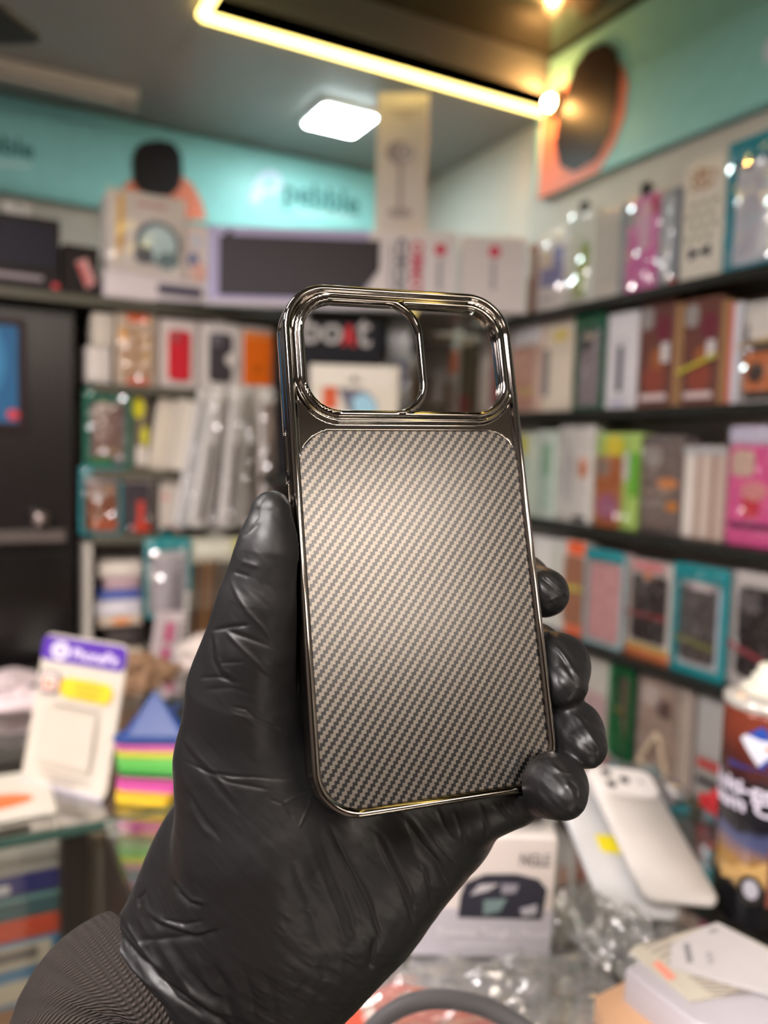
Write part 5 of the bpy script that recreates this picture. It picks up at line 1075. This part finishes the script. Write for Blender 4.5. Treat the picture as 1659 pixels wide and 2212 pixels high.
onto_can('diamond_logo', [(ox-s_*.62, zc_+.006), (ox+s_*.02, zc_+s_*.74), (ox+s_*.72, zc_+.002), (ox+s_*.05, zc_-s_*.72)], (40, 74, 160), 1)
onto_can('white_emblem', [(ox-s_*.66, zc_+s_*.20), (ox-s_*.50, zc_+s_*.36), (ox-.0, zc_+s_*.26), (ox+s_*.50, zc_+s_*.30), (ox+s_*.74, zc_+s_*.12), (ox+s_*.66, zc_-s_*.14), (ox+s_*.3, zc_-s_*.22), (ox-.05*s_, zc_-s_*.62), (ox-s_*.22, zc_-s_*.4), (ox-s_*.46, zc_-s_*.1)], (214, 214, 226), 2)
onto_can('orange_drop', ellipse(ox+s_*.36, zc_+s_*.06, s_*.22, s_*.11, 20, .3), (214, 110, 50), 3)
def can_text(s, width, zc__, size, col, name, bold=.02):
    mb = text_mb(s, 1, lambda x, y, z: (x, y, z), bold=bold); xs = [v[0] for v in mb.v]; k = width/(max(xs)-min(xs)); cx = (max(xs)+min(xs))/2
    mb.v = [wrapc((x-cx)*k, zc__+y*size, .0003+max(z, 0)*.4) for x, y, z in mb.v]; return mb.build(name, mat(col, .4), t)
onto_can('blue_print', [(-R_*.9, H_*.735), (R_*.7, H_*.735), (R_*.7, H_*.765), (-R_*.9, H_*.765)], (50, 52, 112), 1)
can_text('Multi-purpose', R_*3.3, H_*.652, .0175, (214, 206, 222), 'lettering', .03)
can_text('Foam Cleaner', R_*3.3, H_*.578, .0175, (214, 206, 222), 'lettering', .03)
onto_can('car_print', [(-R_*.9, H_*.20), (R_*.5, H_*.18), (R_*.5, H_*.30), (R_*.1, H_*.34), (-R_*.5, H_*.30), (-R_*.92, H_*.26)], (190, 152, 96), 1)
onto_can('wheel_print', ellipse(-R_*.18, H_*.20, R_*.27, R_*.34, 24), (44, 40, 38), 2); onto_can('hub_print', ellipse(-R_*.18, H_*.205, R_*.16, R_*.22, 20), (176, 172, 182), 3)
onto_can('sticker', [(R_*.12, H_*.14), (R_*.8, H_*.14), (R_*.8, H_*.42), (R_*.14, H_*.42)], (120, 66, 56), 4); onto_can('sticker_print', ellipse(R_*.42, H_*.2, R_*.2, R_*.2, 16), (206, 166, 50), 5)
# white box with paper cards, bottom right
zb_ = at_z(1500, 2090, CTR)[2]
def flatbox(name, lab, cat, corners, ztop, th, col, dec=None, parts='carton'):
    P = [at_z(u, v, ztop)[:2] for u, v in corners]; c = np.mean(P, 0); t = thing(name, lab, cat, (c[0], c[1], ztop-th)); P = [(p-c)*1.0 for p in P]
    mb = MB(); mb.loops([[(p[0]*s, p[1]*s, z) for p in P] for s, z in ((.985, 0), (1, .001 if th > .004 else th*.3), (1, th-.001 if th > .004 else th*.7), (.985, th))]); mb.build(parts, mat(col, .4), t); 
    if dec: dec(t, c, ztop, th)
    return t
def on_top(t, c, ztop, th, pts, col, name, lift=.0003):
    P = [at_z(u, v, ztop)[:2]-c for u, v in pts]; mb = MB(); mb.loops([[(p[0], p[1], th+lift+e) for p in P] for e in (0, .0003)]); return mb.build(name, mat(col, .45), t)
flatbox('white_box', 'white open carton at the bottom right corner carrying paper slips', 'box', [(1352, 2092), (1548, 1990), (1800, 2120), (1640, 2260), (1500, 2206)], CTR+.052, .0512, (182, 177, 182))
z_ = CTR+.0538
def d1_(t, c, zt_, th):
    for k in range(9): on_top(t, c, zt_, th, [(1390+k*17, 2046+k*10.5), (1446+k*17, 2022+k*10), (1450+k*17, 2025+k*10), (1394+k*17, 2049+k*10.5)] if k < 4 else [(1440+k*12, 2075+k*9), (1520+k*12, 2080+k*8), (1523+k*12, 2083+k*8), (1443+k*12, 2078+k*9)], (150, 140, 132), 'print_line')
    on_top(t, c, zt_, th, [(1408, 2082), (1424, 2076), (1462, 2112), (1444, 2120)], (226, 150, 130), 'orange_patch')
flatbox('paper_slip', 'cream printed leaflet with an orange mark lying on the white carton', 'paper', [(1360, 2054), (1372, 2042), (1548, 1993), (1572, 2002), (1740, 2086), (1560, 2150), (1492, 2162)], z_, .0014, (196, 188, 172), d1_, 'sheet')
def d2_(t, c, zt_, th):
    for k in range(6): on_top(t, c, zt_, th, [(1476+k*1.5, 2042+k*7), (1488+k*1.5, 2038+k*7), (1489+k*1.5, 2042+k*7), (1477+k*1.5, 2046+k*7)], (130, 126, 130), 'print_mark')
    for k in range(3): on_top(t, c, zt_, th, [(1524+k*2, 2060+k*9), (1538+k*2, 2057+k*9), (1539+k*2, 2061+k*9), (1525+k*2, 2064+k*9)], (170, 166, 168), 'print_mark')
    on_top(t, c, zt_, th, [(1530, 2010), (1548, 2006), (1552, 2012), (1534, 2016)], (150, 146, 146), 'print_mark')
flatbox('paper_slip', 'white card slip on top of the cream leaflet at the bottom right', 'paper', [(1450, 2038), (1530, 1998), (1556, 1994), (1720, 2085), (1700, 2160), (1446, 2086)], z_+.0020, .0014, (196, 191, 191), d2_, 'sheet')
flatbox('small_box', 'tan topped carton tucked under the white carton at the bottom', 'box', [(1286, 2152), (1350, 2118), (1420, 2180), (1480, 2290), (1330, 2290)], CTR+.030, .0296, (206, 164, 130))
# flat stock lying under the wrap, cable, clear wrap
flatbox('red_pack', 'flat red orange pack under the clear wrap at the bottom', 'packet', [(740, 2170), (850, 2120), (1010, 2150), (1130, 2230), (900, 2330), (760, 2300)], CTR+.010, .0094, (196, 84, 62), lambda t, c, zt_, th: (on_top(t, c, zt_, th, [(770, 2150), (790, 2143), (830, 2225), (806, 2230)], (206, 176, 160), 'pale_stripe'), on_top(t, c, zt_, th, [(900, 2225), (1060, 2190), (1064, 2196), (905, 2236)], (206, 150, 120), 'pale_stripe')))
flatbox('white_card', 'white card corner showing below the glove at the bottom', 'paper', [(690, 2225), (716, 2190), (760, 2260), (740, 2300), (690, 2300)], CTR+.004, .003, (226, 222, 214))
def arc(u): return [at_d(x, y, .40) for x, y in u]
ca = [(760, 2290), (792, 2236), (826, 2200), (870, 2172), (920, 2158), (972, 2158), (1022, 2166), (1070, 2184), (1110, 2206), (1150, 2236), (1190, 2290)]
t = thing('cable', 'thick grey cable arching along the bottom edge', 'cable', tuple(at_d(972, 2290, .40)))
P = [p-at_d(972, 2290, .40) for p in arc(ca)]; Pn = []
for a, b in zip(P[:-1], P[1:]): Pn += [a+(b-a)*k/4 for k in range(4)]
P0 = np.array(Pn+[P[-1]]); 
for _ in range(3): P0[1:-1] = (P0[:-2]+2*P0[1:-1]+P0[2:])/4
mb = MB(); tube(mb, list(P0), .0046, 14); mb.build('jacket', mat((100, 98, 100), .5), t, True)
def sheet(name, lab, cx_, cy_, sx_, sy_, amp, seed, z0, n=40, rot=0.0, fq=1.0):
    x, y = np.meshgrid(np.linspace(-1, 1, n), np.linspace(-1, 1, n)); g = np.stack([x.ravel(), y.ravel(), np.zeros(n*n)], 1)
    r = 1-np.abs(vnoise(g*3.1*fq+seed, seed)); r2 = 1-np.abs(vnoise(g*7.3*fq+seed, seed+4)); hgt = amp*(.6*r**2+.33*r2**2+.07*vnoise(g*14*fq+seed, seed+2))
    e = 1-.5*np.maximum(np.abs(g[:, 0]), np.abs(g[:, 1]))**4; X = g[:, 0]*sx_*(1+.08*vnoise(g*2+9, seed)); Y = g[:, 1]*sy_*(1+.08*vnoise(g*2+5, seed))
    hgt = np.maximum(hgt, 0)*e; c, s = math.cos(rot), math.sin(rot)
    mb = MB(); mb.add(np.stack([X*c-Y*s, X*s+Y*c, hgt+.0008], 1), [(j*n+i, j*n+i+1, (j+1)*n+i+1, (j+1)*n+i) for j in range(n-1) for i in range(n-1)])
    o = mb.build(name, WRAP, None, True); o.location = (cx_, cy_, z0); return tag(o, lab, 'plastic wrap')
q = at_z(1000, 2140, CTR+.012); sheet('plastic_wrap', 'crinkled clear plastic wrap below the accessory carton', q[0]+.01, q[1]-.025, .092, .045, .026, 5, CTR+.0105, 40, -.4, .62)
q = at_z(1240, 2080, CTR); sheet('plastic_wrap', 'crinkled clear plastic wrap heaped beside the white carton', q[0]+.03, q[1]+.01, .032, .045, .045, 11, CTR+.0005, 34, .2, .7)
q = at_z(1200, 2190, CTR); sheet('plastic_wrap', 'crinkled clear wrap at the bottom edge in front of the tan carton', q[0]-.002, q[1]-.030, .036, .03, .022, 17, CTR+.0005, 30, -.3, .7)
q = at_z(1190, 1960, CTR); o = flatbox('white_card', 'small white tag beside the accessory carton', 'paper', [(1196, 1945), (1215, 1920), (1230, 1948), (1206, 1962)], CTR+.003, .0022, (222, 218, 216))
# jumble between shelf and counter at the right
q = at_z(1478, 1772, CTR); crumple('foil_bag', 'silvery crinkled foil bag behind the white phone covers', 'bag', (q[0]+.006, q[1]+.055, CTR+.0005), .020, .045, .013, mat((150, 146, 146), .18, .6), 31)
q = at_z(1545, 1770, CTR); crumple('red_bag', 'red crumpled bag just left of the spray can', 'bag', (q[0]+.002, q[1]-.012, CTR+.0005), .020, .028, .013, mat((176, 44, 50), .4), 37)
q = at_z(1380, 1710, CTR); t = thing('teal_pouch', 'flat teal edged pouch lying under the bead strap pack', 'pouch', (q[0]+.01, q[1], CTR+.0008), -.5); mb = MB(); box(mb, -.03, .03, -.06, .06, 0, .006); mb.build('pouch', mat((48, 112, 120), .35), t); mb = MB(); box(mb, -.022, .022, -.05, .05, .0062, .0075); mb.build('window', mat((150, 156, 156), .2), t)
SC.view_settings.view_transform = 'Standard'; SC.view_settings.look = 'None'; SC.view_settings.gamma = 1.0
SC.view_settings.use_curve_mapping = False; SC.view_settings.exposure = 1.28
w = bpy.data.worlds.new('world'); SC.world = w; w.use_nodes = True
w.node_tree.nodes['Background'].inputs['Color'].default_value = (.5, .5, .55, 1); w.node_tree.nodes['Background'].inputs['Strength'].default_value = .05
SC.cycles.use_denoising = True
SC.cycles.sample_clamp_indirect = 8
SC.cycles.max_bounces = 10; SC.cycles.transparent_max_bounces = 24
